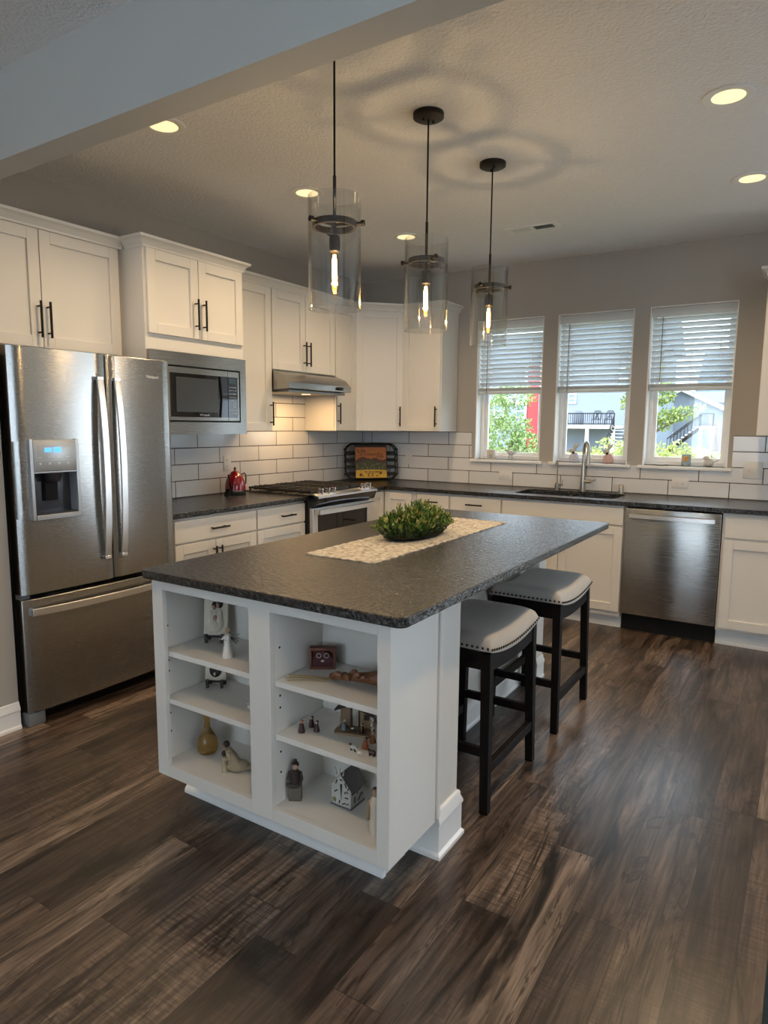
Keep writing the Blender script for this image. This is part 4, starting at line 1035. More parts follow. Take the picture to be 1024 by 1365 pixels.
g = G(); g.lathe((2.874, .035, SZ), [(.028, 0), (.031, .004), (.034, .09), (.031, .09), (.028, .008), (.0001, .008)], 24, caps=False); part('glass', g, mat('frosted_glass', (.62, .72, .72), .25, Transmission_Weight=.5), r)
g = G()
for a in (-.7, -.1):
    for sg in (-1, 1):
        t = -PI/2-.15+a*.15; g.ell((2.874+sg*.011, .035-.0335, SZ+.058+(a+.4)*.03), (.011, .003, .009), 10)
part('butterfly', g, simple('butterfly_orange', (.75, .36, .06), .5), r)
r = thing('bird_figurine', 'round ceramic bird facing left on the right window sill', 'ornament', (3.03, .035, SZ))
g = G(); g.ell((3.025, .035, SZ+.034), (.034, .026, .034), 18); g.ell((3.008, .035, SZ+.066), (.020, .017, .018), 14); g.ell((3.068, .035, SZ+.045), (.03, .008, .006), 10, Matrix.Rotation(-.45, 3, 'Y')); part('body', g, simple('bird_ceramic', (.52, .49, .45), .35, amt=.2, sc=30), r)
g = G(); g.cyl((2.990, .035, SZ+.066), (2.978, .035, SZ+.063), .004, .0008, 8); part('beak', g, BRONZE, r)

# ------------------------------------------------------------------ island shelf ornaments
S1, S2, S3 = .6185, .4405, .1965
CREAM = simple('cream_resin', (.60, .54, .44), .55, amt=.15, sc=40); CREAMD = simple('antique_resin', (.36, .30, .20), .55, amt=.3, sc=50); DARKW = simple('dark_figure_wood', (.022, .013, .010), .5)
SKIN = simple('figurine_skin', (.42, .25, .17), .6); HAIR = simple('figurine_hair', (.03, .018, .012), .6); WIRE = simple('dark_wire', (.04, .035, .03), .45, .7)
def plaque(x, y, z, w_, h, rz, label, elabel, big):
    m = Matrix.Translation((x, y, z+.022)) @ Matrix.Rotation(rz, 4, 'Z') @ Matrix.Rotation(math.radians(-9), 4, 'X')
    e = thing('display_easel', elabel, 'easel', (x, y, z))
    mm = Matrix.Translation((x, y, z)) @ Matrix.Rotation(rz, 4, 'Z')
    for k in (-1, 1):
        q = w_*.34*k
        g = G(); g.box(q-.006, q+.006, -.030, .022, .012, .0215, .002, m=mm); g.box(q-.006, q+.006, -.030, -.022, .0215, .034, .002, m=mm)
        for yy in (-.024, .016): g.box(q-.005, q+.005, yy-.005, yy+.005, 0, .014, .001, m=mm)
        part('foot', g, DARKW, e)
    g = G(); g.box(-w_*.34, w_*.34, -.004, .004, .013, .021, m=mm); g.box(-.006, .006, .014, .020, .012, h*.75, m=mm @ Matrix.Rotation(math.radians(-9), 4, 'X')); part('crossbar', g, DARKW, e)
    r = thing('relief_plaque', label, 'plaque', (x, y, z+.022))
    g = G(); g.box(-w_/2, w_/2, -.012, .0, .001, h, .003, m=m); part('tile', g, CREAM, r)
    rot3 = m.to_3x3()
    def E(cx, cz, rx, rz_, ry, mt, nm):
        g = G(); g.ell(m @ Vector((cx*w_, -.013, cz*h)), (rx*w_, ry, rz_*h), 12, rot3); part(nm, g, mt, r)
    if big:
        E(0.0, .35, .36, .28, .009, CREAM, 'robe'); E(-.02, .30, .16, .14, .013, CREAM, 'blanket'); E(.17, .48, .13, .22, .012, CREAM, 'sleeve'); E(-.2, .46, .12, .2, .011, CREAM, 'sleeve')
        E(-.06, .78, .12, .09, .010, DARKW, 'hair'); E(.16, .82, .14, .12, .010, DARKW, 'hair'); E(-.07, .73, .085, .075, .014, SKIN, 'face'); E(.10, .79, .085, .08, .014, SKIN, 'face'); E(.0, .46, .11, .08, .016, SKIN, 'face')
    else:
        E(0, .5, .30, .34, .007, DARKW, 'robe'); E(-.08, .62, .1, .12, .010, DARKW, 'hair'); E(.12, .6, .1, .12, .010, HAIR, 'hair'); E(-.02, .33, .08, .10, .011, CREAM, 'bundle')
RZ = math.radians(30)
plaque(1.825, -3.672, S1, .090, .145, RZ, 'cream relief plaque of huddled figures on the top left island shelf', 'dark wooden easel under the plaque on the top left shelf', True)
plaque(1.815, -3.668, S2, .080, .080, RZ, 'small square cream plaque with dark figures on the middle left shelf', 'small dark easel on the middle left island shelf', False)
def robed(G_, x, y, z, h, rw, prof=None):
    G_.lathe((x, y, z), prof or [(rw*.95, 0), (rw, .03*h), (rw*.78, .3*h), (rw*.55, .55*h), (rw*.62, .7*h), (rw*.5, .78*h), (rw*.2, .82*h)], 16)
r = thing('angel_figurine', 'white angel figurine with dark wire wings on the top left shelf', 'figurine', (1.989, -3.774, S1)); x, y = 1.989, -3.774
g = G(); robed(g, x, y, S1, .104, .0195); part('robe', g, simple('white_resin', (.74, .71, .65), .5), r)
g = G(); g.ell((x, y, S1+.095), (.0075, .0075, .0095), 12); part('head', g, SKIN, r)
g = G(); g.ell((x+.001, y+.003, S1+.098), (.008, .007, .0085), 12); part('hair', g, simple('blond_hair', (.42, .32, .2), .6), r)
for sg in (-1, 1):
    g = G(); g.tube([(x+sg*.010, y-.004, S1+.074), (x+sg*.016, y-.012, S1+.062), (x+sg*.004, y-.022, S1+.062)], [.0045, .004, .003], 8); part('arm', g, simple('white_sleeve', (.72, .69, .63), .5), r)
    g = G(); base_ = Vector((x+.004, y+.010, S1+.068))
    for k in range(4):
        t = .5-.45*k; L = .036-.003*k; d1 = Vector((sg*math.cos(t)*.8+.25, .35, math.sin(t))); c = base_+d1*L
        g.tube([base_, base_+d1*L*.5+Vector((0, 0, .004)), c, base_+d1*L*.5-Vector((0, 0, .005)), base_], .0009, 5)
    part('wing', g, WIRE, r, label='dark curled wire wing')
g = G()
for k in range(6): g.ell((x-.008+.004*(k % 3), y-.023, S1+.060+.004*(k//3)), (.003, .003, .003), 8)
part('bouquet', g, DARKW, r)
g = G(); g.ell((2.072, -3.758, S2+.010), (.010, .008, .010), 12); g.ell((2.068, -3.760, S2+.023), (.006, .006, .006), 10); g.ell((2.064, -3.763, S2+.029), (.002, .002, .006), 8)
solo('tiny_figurine', g, CREAM, 'tiny cream ornament peeking from behind the centre post on the left shelf', 'figurine')
r = thing('bottle_vase', 'amber glass bottle vase on the bottom left shelf', 'vase', (1.813, -3.718, S3)); x, y = 1.813, -3.718
g = G(); g.lathe((x, y, S3), [(.030, 0), (.038, .012), (.0405, .030), (.036, .052), (.022, .078), (.012, .098), (.010, .120), (.013, .148), (.016, .152)], 24); part('bottle', g, mat('amber_glass', (.62, .36, .10), .08, 0, Transmission_Weight=.75, IOR=1.35), r)
g = G(); g.lathe((x, y, S3+.152), [(.016, 0), (.017, .004), (.012, .006), (.0001, .006)], 18, caps=False); part('rim', g, DARKW, r)
# kneeling figurine
r = thing('kneeling_figurine', 'cream kneeling figurine with child on the bottom left shelf', 'figurine', (2.0, -3.765, S3))
KM = Matrix.Translation((2.001, -3.765, S3)) @ Matrix.Rotation(math.radians(38), 4, 'Z')
g = G(); g.ell((.012, 0, .022), (.042, .024, .022), 16); g.ell((.045, .004, .012), (.026, .018, .012), 12); g.tube([(.006, 0, .02), (-.008, 0, .055), (-.022, 0, .085)], [.024, .019, .012], 14); g.rot(KM); part('robe', g, CREAMD, r)
g = G()
for sg in (-1, 1): g.tube([(-.018, sg*.013, .078), (-.012, -sg*.002+sg*.016, .055), (-.034, sg*.008, .046)], [.0065, .006, .0045], 8)
g.rot(KM); part('arms', g, CREAMD, r)
g = G(); g.ell((-.031, 0, .098), (.010, .010, .012), 14); g.rot(KM); part('head', g, SKIN, r)
g = G(); g.ell((-.027, 0, .103), (.0125, .012, .0125), 14); g.rot(KM); part('hair', g, HAIR, r)
g = G(); g.tube([(-.034, 0, 0), (-.035, 0, .03), (-.035, 0, .056)], [.012, .010, .007], 12); g.rot(KM); part('child_robe', g, CREAMD, r)
g = G(); g.ell((-.037, 0, .068), (.009, .009, .011), 12); g.rot(KM); part('child_head', g, HAIR, r)

# right bay, top shelf
r = thing('painted_box', 'small red and dark painted wooden box on the top right shelf', 'box', (2.309, -3.665, S1))
PM = Matrix.Translation((2.318, -3.66, S1)) @ Matrix.Rotation(math.radians(33), 4, 'Z')
RW = simple('box_red_wood', (.16, .05, .028), .5, amt=.3, sc=50)
g = G()
for q in ((-.043, -.036, 0, .072), (.036, .043, 0, .072), (-.036, .036, 0, .007), (-.036, .036, .064, .072)): g.box(q[0], q[1], -.03, 0, q[2], q[3], m=PM)
g.box(-.036, .036, -.004, 0, .007, .064, m=PM); part('frame', g, RW, r, sm=0)
g = G(); g.prism([(-.036, .007), (.036, .007), (.034, .03), (.022, .052), (0, .060), (-.022, .052), (-.034, .03)], 'y', -.02, -.005); g.rot(PM); part('arched_panel', g, simple('box_dark_red', (.07, .01, .014), .5, amt=.5, sc=70), r)
for sx in (-1, 1):
    g = G(); n0 = 0
    for k in range(16):
        a0 = 2*PI*k/16; g.ell((sx*.0125+.0075*math.cos(a0), -.021, .044+.0075*math.sin(a0)), (.0018, .0018, .0018), 6)
    g.rot(PM); part('painted_ring', g, CREAM, r)
g = G(); g.ell((0, -.0215, .026), (.006, .002, .004), 10); g.rot(PM); part('painted_spot', g, CREAM, r)
# carved wooden figure lying down with straw
r = thing('carved_figure', 'reddish brown carved wooden figure lying on the top right shelf', 'carving', (2.53, -3.72, S1))
CW = simple('carved_redwood', (.20, .075, .030), .4, amt=.45, sc=90)
CM = Matrix.Translation((2.42, -3.735, S1)) @ Matrix.Rotation(math.radians(12), 4, 'Z')
g = G(); rq = random.Random(4); 
pts = [(.0, 0, .011), (.03, 0, .014), (.06, .002, .017), (.10, .004, .020), (.14, .004, .024), (.18, .004, .026), (.22, .002, .024)]
g.tube(pts, [.007, .011, .014, .017, .022, .024, .018], 14)
for k in range(14): g.ell((.01+k*.0155, rq.uniform(-.026, -.004), .016+rq.uniform(.004, .026)), (rq.uniform(.008, .015), .011, rq.uniform(.008, .013)), 9)
g.ell((-.004, -.002, .012), (.013, .011, .011), 12); g.rot(CM); part('body', g, CW, r)
g = G(); g.tube([(.17, -.012, .02), (.20, -.035, .016), (.22, -.058, .012)], [.013, .013, .011], 10); g.ell((.222, -.062, .012), (.014, .014, .012), 10); g.rot(CM); part('arm', g, CW, r)
r2 = thing('dried_stems', 'thin dry tan stems lying flat on the top right shelf', 'dried stems', (2.40, -3.76, S1))
STRAW = simple('dry_straw', (.36, .26, .13), .6)
for (a, b) in (((2.290, -3.80), (2.412, -3.742)), ((2.284, -3.815), (2.41, -3.752)), ((2.305, -3.828), (2.414, -3.765)), ((2.278, -3.79), (2.405, -3.737))):
    g = G(); g.tube([(a[0], a[1], S1+.003), ((a[0]+b[0])/2, (a[1]+b[1])/2, S1+.005), (b[0], b[1], S1+.003)], .0017, 6); part('stem', g, STRAW, r2)

# right bay, middle shelf: small nativity scene
def tinyfig(x, y, h, label, cloak, name='tiny_figurine', hairm=HAIR, cat='figurine', grp=None):
    r = thing(name, label, cat, (x, y, S2), 0, grp); w_ = h*.27
    g = G(); g.lathe((x, y, S2), [(w_, 0), (w_*1.02, h*.1), (w_*.75, h*.45), (w_*.6, h*.66), (w_*.25, h*.72)], 12); part('robe', g, cloak, r)
    g = G(); g.ell((x, y, S2+h*.82), (h*.125, h*.125, h*.15), 10); part('head', g, SKIN, r)
    g = G(); g.ell((x+.001, y+.002, S2+h*.87), (h*.14, h*.135, h*.13), 10); part('hood', g, hairm, r)
    return r
OR = simple('terracotta_robe', (.34, .10, .035), .5, amt=.3, sc=90); DK = simple('dark_brown_robe', (.035, .012, .010), .4, amt=.4, sc=90); BLU = simple('grey_blue_robe', (.16, .20, .24), .5)
tinyfig(2.33, -3.79, .042, 'tiny dark robed figurine with orange hood, leftmost on the middle right shelf', DK, hairm=OR)
tinyfig(2.332, -3.742, .037, 'tiny dark robed figurine farthest back of the three left of the stable', DK)
tinyfig(2.367, -3.759, .037, 'tiny dark robed figurine nearest the stable of the three at left', DK)
r = thing('nativity_stable', 'small wooden stable with dark slanted roof on the middle right shelf', 'stable', (2.47, -3.69, S2))
NM = Matrix.Translation((2.470, -3.690, S2)) @ Matrix.Rotation(math.radians(16), 4, 'Z')
WD = simple('stable_wood', (.26, .17, .09), .6, amt=.3, sc=60); WDD = simple('stable_dark_wood', (.03, .016, .011), .5)
g = G(); g.prism(rcorner([(-.062, -.036), (.062, -.036), (.062, .024), (-.062, .024)], .012), 'z', 0, .007); g.rot(NM); part('base', g, WD, r)
g = G(); g.box(-.055, -.018, .014, .018, .007, .068, m=NM); g.box(.012, .055, .014, .018, .007, .066, m=NM); part('back_wall', g, WD, r, sm=0)
g = G()
for x in (-.018, .010): g.box(x-.0025, x+.0025, .012, .020, .007, .080, m=NM)
part('door_post', g, WDD, r, sm=0)
for sg, x0, x1, za, zb in ((-1, -.066, -.012, .066, .090), (1, -.012, .068, .090, .058)):
    g = G(); g.prism([(x0, za), (x1, zb), (x1, zb+.006), (x0, za+.006)], 'y', -.014, .022); g.rot(NM); part('roof_panel', g, WDD, r, sm=0)
g = G(); g.box(.026, .044, .0115, .0145, .036, .054, m=NM); part('window', g, WDD, r)
g = G()
for k in range(7): g.ell((.058+.003*math.sin(k*2), .0, .012+.008*k), (.0035, .0035, .004), 8); 
for k in range(5): g.ell((-.056+.003*math.sin(k*2), .004, .012+.009*k), (.003, .003, .004), 8)
g.rot(NM); part('vine', g, IVORY, r, kind='stuff')
def onbase(lx, ly): p = NM @ Vector((lx, ly, .007)); return p
S2_ = S2; S2 = S2_+.007
p = onbase(-.034, -.012); tinyfig(p.x, p.y, .033, 'tiny pale hooded figurine inside the left of the stable', BLU, hairm=IVORY)
p = onbase(.030, -.020); tinyfig(p.x, p.y, .033, 'tiny dark figurine with orange head standing right inside the stable', DK, hairm=OR)
p = onbase(-.004, -.016); r = thing('manger', 'tiny manger in the middle of the stable', 'manger', (p.x, p.y, S2))
g = G(); g.box(p.x-.008, p.x+.008, p.y-.005, p.y+.005, S2, S2+.008, .002); part('crib', g, WDD, r); g = G(); g.ell((p.x, p.y, S2+.009), (.006, .004, .004), 8); part('bundle', g, IVORY, r)
S2 = S2_
tinyfig(2.559, -3.722, .036, 'tiny terracotta figurine just right of the stable', OR, hairm=OR)
tinyfig(2.563, -3.768, .037, 'tiny figurine with dark hood and orange robe among the sheep', OR)
def sheep(x, y, h, label, m, hm):
    r = thing('sheep_figurine', label, 'figurine', (x, y, S2), 0); 
    g = G(); g.ell((x, y, S2+h*.55), (h*.62, h*.38, h*.36), 12); part('body', g, m, r)
    g = G(); g.ell((x-h*.55, y-.001, S2+h*.88), (h*.26, h*.2, h*.2), 10); part('head', g, hm, r)
    for a in (-1, 1):
        for b in (-1, 1):
            g = G(); g.cyl((x+a*h*.34, y+b*h*.18, S2), (x+a*h*.34, y+b*h*.18, S2+h*.4), h*.09, n=8); part('leg', g, hm, r)
sheep(2.540, -3.798, .020, 'tiny grey sheep figurine with dark head, leftmost of the sheep', simple('sheep_grey', (.42, .46, .46), .6), HAIR)
sheep(2.572, -3.812, .018, 'tiny white sheep figurine nearest the shelf edge', IVORY, IVORY)
sheep(2.606, -3.795, .021, 'tiny brown donkey figurine right of the white sheep', DK, DK)

# right bay, bottom
r = thing('seated_figurine', 'dark figurine with hair bun sitting on a grey block, bottom right shelf', 'figurine', (2.298, -3.790, S3)); x, y = 2.298, -3.785
SM = Matrix.Translation((x, y, S3)) @ Matrix.Rotation(math.radians(30), 4, 'Z')
g = G(); g.box(-.021, .021, -.014, .014, 0, .052, .003, m=SM); part('block', g, simple('grey_brown_block', (.11, .095, .07), .6), r)
g = G(); g.tube([(0, 0, .05), (0, 0, .078), (0, -.002, .098), (0, -.001, .108)], [.021, .019, .016, .006], 14); g.ell((-.004, -.010, .056), (.026, .016, .010), 12); g.rot(SM); part('dress', g, DARKW, r)
for sg in (-1, 1):
    g = G(); g.tube([(sg*.016, -.002, .098), (sg*.022, -.004, .076), (sg*.016, -.014, .054)], [.006, .0055, .0045], 8); g.rot(SM); part('arm', g, DARKW, r)
g = G(); g.ell((0, -.002, .116), (.0105, .0105, .0125), 12); g.rot(SM); part('head', g, SKIN, r)
g = G(); g.ell((0, .002, .121), (.0125, .012, .011), 12); g.ell((0, .002, .135), (.006, .006, .005), 10); g.rot(SM); part('hair', g, HAIR, r)
r = thing('metal_house_lantern', 'white cut-out metal house lantern on the bottom right shelf', 'lantern', (2.452, -3.700, S3))
WM = simple('whitewashed_metal', (.50, .49, .46), .5, amt=.25, sc=50); GM = simple('weathered_grey_metal', (.17, .17, .165), .5, .3, amt=.3, sc=40)
hx0, hx1, hy0, hy1 = 2.411, 2.487, -3.738, -3.664; hc = (hx0+hx1)/2
g = G(); g.prism([(hx0, S3+.004), (hx1, S3+.004), (hx1, S3+.070), (hc, S3+.112), (hx0, S3+.070)], 'y', hy0, hy0+.002); part('front_wall', g, WM, r, sm=0)
g = G(); g.prism([(hx0, S3+.004), (hx1, S3+.004), (hx1, S3+.070), (hc, S3+.112), (hx0, S3+.070)], 'y', hy1-.002, hy1); part('back_wall', g, WM, r, sm=0)
for a in (hx0, hx1-.002):
    g = G(); g.box(a, a+.002, hy0+.002, hy1-.002, S3+.004, S3+.070); part('side_wall', g, WM, r, sm=0)
g = G(); g.box(hx0-.003, hx1+.003, hy0-.003, hy1+.003, S3, S3+.004); part('base', g, GM, r)
for sg in (-1, 1):
    g = G(); e = Vector((sg*.048, 0, -.053)); a = Vector((hc, 0, S3+.117)); 
    g.prism([(a.x, a.z), (a.x+e.x, a.z+e.z), (a.x+e.x, a.z+e.z-.003), (a.x, a.z-.003)], 'y', hy0-.006, hy1+.006); part('roof_panel', g, GM if sg > 0 else WM, r, sm=0)
g = G()
for t in (-.012, 0, .012): g.prism([(hc+t-.003, S3+.112), (hc+t+.003, S3+.112), (hc+t*1.5, S3+.136)], 'y', hy0-.008, hy0-.005)
part('finial', g, WM, r, sm=0)
g = G()
g.prism([(hc-.003, S3+.078), (hc+.004, S3+.078), (hc+.001, S3+.026)], 'y', hy0-.0012, hy0)
for x, z, a, l in ((-.018, .082, .4, .016), (.018, .078, -.4, .016), (0, .092, 1.57, .010), (-.02, .05, .9, .014), (.016, .052, .2, .008), (.024, .056, -.3, .008), (.022, .036, 1.57, .014), (-.006, .016, .3, .012), (.012, .014, 1.2, .016), (.026, .016, .8, .01), (.028, .068, .5, .009)):
    g.box(-l/2, l/2, -.0012, 0, -.0018, .0018, m=Matrix.Translation((hc+x, hy0, S3+z)) @ Matrix.Rotation(a+PI/2, 4, 'Y'))
for y, z, a, l in ((-.02, .05, .2, .02), (0, .05, 1.3, .02), (.018, .052, .3, .02), (-.015, .025, 1.5, .02), (.01, .02, .8, .018), (.022, .03, .2, .014)):
    g.box(-.0, .0012, -l/2, l/2, -.002, .002, m=Matrix.Translation((hx1, (hy0+hy1)/2+y, S3+z)) @ Matrix.Rotation(a, 4, 'X'))
part('cutout', g, BLACKM, r, sm=0, label='dark cut-out shapes', kind='stuff')
g = G(); sp = [((.009 if k % 2 == 0 else .004)*math.cos(PI*k/5+.3), (.009 if k % 2 == 0 else .004)*math.sin(PI*k/5+.3)) for k in range(10)]
g.prism([(hx0+.013+a, S3+.020+b) for a, b in sp], 'y', hy0-.004, hy0-.001); part('star', g, simple('star_olive', (.26, .25, .05), .5), r, label='olive green star')
r = thing('couple_figurine', 'cream and tan embracing couple figurine at the right post, bottom right shelf', 'figurine', (2.63, -3.795, S3))
for (dx, dy, h, m, hm) in ((.0, 0, .148, CREAM, simple('auburn_hair', (.12, .05, .03), .6)), (.034, .004, .156, simple('tan_robe', (.40, .30, .20), .55), HAIR)):
    x, y = 2.618+dx, -3.795+dy
    g = G(); robed(g, x, y, S3, h, .020, [(.017, 0), (.020, .01), (.019, .3*h), (.016, .5*h), (.0175, .68*h), (.014, .76*h), (.006, .82*h)]); part('robe', g, m, r)
    g = G(); g.ell((x, y-.002, S3+h*.89), (.0095, .0095, .0115), 12); part('head', g, SKIN, r)
    g = G(); g.ell((x-.001, y+.003, S3+h*.91), (.0115, .0105, .0125), 12); part('hair', g, hm, r)
g = G(); g.tube([(2.603, -3.80, S3+.108), (2.602, -3.808, S3+.08), (2.606, -3.815, S3+.05)], [.0065, .006, .005], 8); part('arm', g, simple('tan_sleeve', (.30, .19, .11), .55), r)

# ------------------------------------------------------------------ outside the windows
GZ = -.6
g = G(); g.box(-70, 70, .4, 140, GZ-.2, GZ); struct('ground', g, simple('lawn_ground', (.20, .19, .08), .9, amt=.3, sc=.8))
def siding(x0, x1, y, z0, z1, depth=.3, p=.16):
    """lap siding wall facing -y"""
    n = int((z1-z0)/p); pl = [(y+depth, z0)]
    for k in range(n+1):
        za = z0+k*p; zb = min(z1, za+p)
        if zb <= za: break
        pl += [(y-.03, za), (y, zb)]
    pl += [(y+depth, z1)]
    g = G(); g.prism(pl, 'x', x0, x1); return g
def hwindow(r, x0, x1, y, z0, z1):
    g = G(); t = .11
    for q in ((x0-t, x0, z0-t, z1+t), (x1, x1+t, z0-t, z1+t), (x0, x1, z0-t, z0), (x0, x1, z1, z1+t), (x0, x1, (z0+z1)/2-.04, (z0+z1)/2+.04)): g.box(q[0], q[1], y-.12, y+.02, q[2], q[3])
    w_ = part('window', g, TRIMW, r, sm=0)
    g = G(); g.box(x0, x1, y-.05, y+.02, z0, z1); part('pane', g, simple('house_pane', (.18, .26, .32), .1), w_)
SGREY = simple('blue_grey_siding', (.22, .26, .32), .7, amt=.03); SLIGHT = simple('pale_blue_siding', (.25, .285, .34), .7, amt=.03); SRED = simple('red_siding', (.48, .055, .060), .7, amt=.05); ROOF = simple('slate_blue_shingles', (.085, .125, .17), .85, amt=.15, sc=3)
# red house
r = thing('house', 'red sided house with white corner trim seen through the left window', 'house', (-21, 54.8, GZ))
part('red_wall', siding(-18.85, -17.50, 54.8, GZ, 7, 5), SRED, r, sm=0)
part('pale_wall', siding(-27, -19.0, 55.2, GZ, 7, 5), SLIGHT, r, sm=0)
for x in (-19.1, -17.50):
    g = G(); g.box(x, x+.24, 54.68, 55.2, GZ, 7); part('corner_trim', g, TRIMW, r, sm=0)
g = G(); g.box(-27, -19.1, 54.95, 55.2, 3.52, 3.75); part('band_trim', g, TRIMW, r, sm=0)
for x in (-20.0, -22.2, -24.4): hwindow(r, x, x+.85, 55.2, 2.3, 3.4)
hwindow(r, -21.9, -20.2, 55.2, 4.2, 5.2)
g = G(); g.prism([(54, 7), (58, 10), (62, 7)], 'x', -27.6, -17.4); part('roof', g, ROOF, r, sm=0)
# grey house with deck
r = thing('house', 'blue grey sided house behind the raised deck in the middle window', 'house', (-11, 51, GZ))
part('wall', siding(-16.4, -6.6, 51, GZ, 7.5, 7), SGREY, r, sm=0)
hwindow(r, -13.75, -13.25, 51, 3.45, 4.05); hwindow(r, -9.6, -8.6, 51, 4.6, 6.0)
g = G(); g.prism([(50.2, 7.5), (54.5, 10.8), (58.8, 7.5)], 'x', -17, -6); part('roof', g, ROOF, r, sm=0)
g = G(); g.box(-16.3, -16.1, 50.9, 51, GZ, 7.5); part('corner_trim', g, TRIMW, r, sm=0)
r = thing('raised_deck', 'raised wooden deck with black railing and stairs in the middle window', 'deck', (-11, 49, GZ))
g = G(); g.box(-15.2, -9.2, 47.9, 50.9, 1.28, 1.56); part('platform', g, simple('deck_pale_wood', (.62, .55, .52), .7), r, sm=0)
for x in (-14.9, -11.3, -9.3):
    g = G(); g.box(x-.12, x+.12, 47.95, 48.2, GZ, 1.28); part('post', g, TRIMW, r, sm=0)
g = G(); g.box(-15.2, -9.2, 47.92, 47.97, 2.42, 2.50); g.box(-15.2, -9.2, 47.92, 47.97, 1.64, 1.69)
x = -15.2
while x < -9.15: g.box(x-.018, x+.018, 47.93, 47.96, 1.56, 2.45); x += .17
part('railing', g, BLACK, r, sm=0)
g = G(); n = 8
for k in range(n):
    zz = 1.45-k*(1.45-GZ)/n; g.box(-9.2+k*.0-.0, -8.0, 47.9-.28*k-.3, 47.9-.28*k, zz-.06, zz)
part('stairs', g, simple('stair_grey', (.45, .48, .5), .7), r, sm=0)
g = G()
for x in (-9.2, -8.0):
    g.tube([(x, 47.9, 2.4), (x, 45.6, .4)], .05, 6); g.tube([(x, 47.9, 1.5), (x, 45.6, -.5)], .08, 6)
    for k in range(9): g.tube([(x, 47.9-.28*k, 2.4-.243*k), (x, 47.9-.28*k, 1.5-.243*k)], .02, 5)
part('stair_railing', g, BLACK, r)
g = G(); g.lathe((-12.4, 49.2, 1.56), [(.45, 0), (.48, .1), (.46, .8), (.40, 1.02), (.2, 1.12), (.0001, 1.13)], 14, caps=False); solo('covered_grill', g, simple('grill_cover', (.12, .14, .18), .7), 'dark covered grill on the raised deck outside the middle window', 'grill')
def mchair(x, label):
    r = thing('patio_chair', label, 'chair', (x, 49, 1.56), 0, 'patio chairs on the deck')
    g = G(); g.box(x-.3, x+.3, 48.7, 49.3, 1.98, 2.03); part('seat', g, BLACK, r, sm=0)
    g = G(); g.tube([(x-.3, 49.3, 2.0), (x-.32, 49.4, 2.45), (x-.2, 49.45, 2.68), (x+.2, 49.45, 2.68), (x+.32, 49.4, 2.45), (x+.3, 49.3, 2.0)], .03, 6)
    for k in range(5): g.tube([(x-.3+.12*k, 49.35, 2.03), (x+.2-.1*k, 49.45, 2.66)], .018, 5)
    part('backrest', g, BLACK, r)
    for a in (-.27, .27):
        for b in (48.73, 49.27): g = G(); g.cyl((x+a, b, 1.56), (x+a, b, 2.0), .025, n=6); part('leg', g, BLACK, r)
mchair(-10.9, 'black metal patio chair in the middle of the raised deck'); mchair(-9.9, 'black metal patio chair by the stairs of the raised deck')
# pale house on the right
r = thing('house', 'pale house with sloping gable roof seen through the right window', 'house', (-4, 59, GZ))
g = G(); g.prism([(-9.5, GZ), (-2.9, GZ), (-2.9, 3.1), (-6.2, 4.72), (-9.5, 3.1)], 'y', 59.2, 66); part('gable_wall', g, SLIGHT, r, sm=0)
p_ = siding(-9.45, -2.95, 59.19, GZ, 3.1, .02); part('siding', p_, SLIGHT, r, sm=0)
for sg in (-1, 1):
    g = G(); xe = -6.2+sg*3.9; ze = 4.72-3.9*.49; g.prism([(-6.2, 4.86), (xe, ze+.14), (xe, ze-.12), (-6.2, 4.60)], 'y', 58.8, 66.5); part('gable_roof', g, ROOF, r, sm=0)
    g = G(); g.prism([(-6.2, 4.86), (xe, ze+.14), (xe, ze-.14), (-6.2, 4.58)], 'y', 58.68, 58.8); part('fascia', g, TRIMW, r, sm=0)
for x0, x1, za, zb in ((-8.2, -7.75, 2.55, 3.15), (-7.2, -6.8, 2.55, 3.15), (-7.4, -6.85, .3, .9)): hwindow(r, x0, x1, 59.2, za, zb)
r = thing('house', 'house with large slate blue roof rising behind the pale gable', 'house', (2, 70, GZ))
part('wall', siding(-6, 12, 69, GZ, 4.0, 8), SLIGHT, r, sm=0)
g = G(); g.prism([(68.3, 3.9), (75, 9.5), (82, 3.9)], 'x', -6.6, 12.6); part('roof', g, ROOF, r, sm=0)
r = thing('outdoor_stairs', 'white outdoor staircase with railing and landing outside the right window', 'stairs', (-4, 51, GZ))
g = G(); n = 9
for k in range(n): zz = 1.5-k*.2; xx = -3.5-.24*k; g.box(xx-.28, xx, 50.2, 51.4, zz-.07, zz)
part('steps', g, TRIMW, r, sm=0)
for y in (50.2, 51.4):
    g = G(); g.tube([(-3.5, y, 2.4), (-5.7, y, .55)], .045, 6); g.tube([(-3.5, y, 1.4), (-5.7, y, -.45)], .09, 6)
    for k in range(10): t = k/9; g.tube([(-3.5-2.2*t, y, 2.4-1.85*t), (-3.5-2.2*t, y, 1.4-1.85*t)], .02, 5)
    part('stair_railing', g, BLACK, r)
g = G(); g.box(-3.5, -2.5, 50.2, 51.4, 1.35, 1.52); part('landing', g, TRIMW, r, sm=0)
g = G()
for x in (-3.45, -2.55): g.box(x-.05, x+.05, 50.2, 50.3, 1.5, 2.5)
g.box(-3.45, -2.55, 50.22, 50.28, 2.42, 2.5); g.box(-3.45, -2.55, 50.22, 50.28, 1.62, 1.67)
for k in range(6): g.box(-3.36+.15*k, -3.33+.15*k, 50.23, 50.27, 1.62, 2.45)
part('landing_railing', g, BLACK, r, sm=0)
for x in (-3.4, -2.6):
    g = G(); g.box(x-.1, x+.1, 50.3, 50.5, GZ, 1.35); part('landing_post', g, TRIMW, r, sm=0)
rr = random.Random(23)
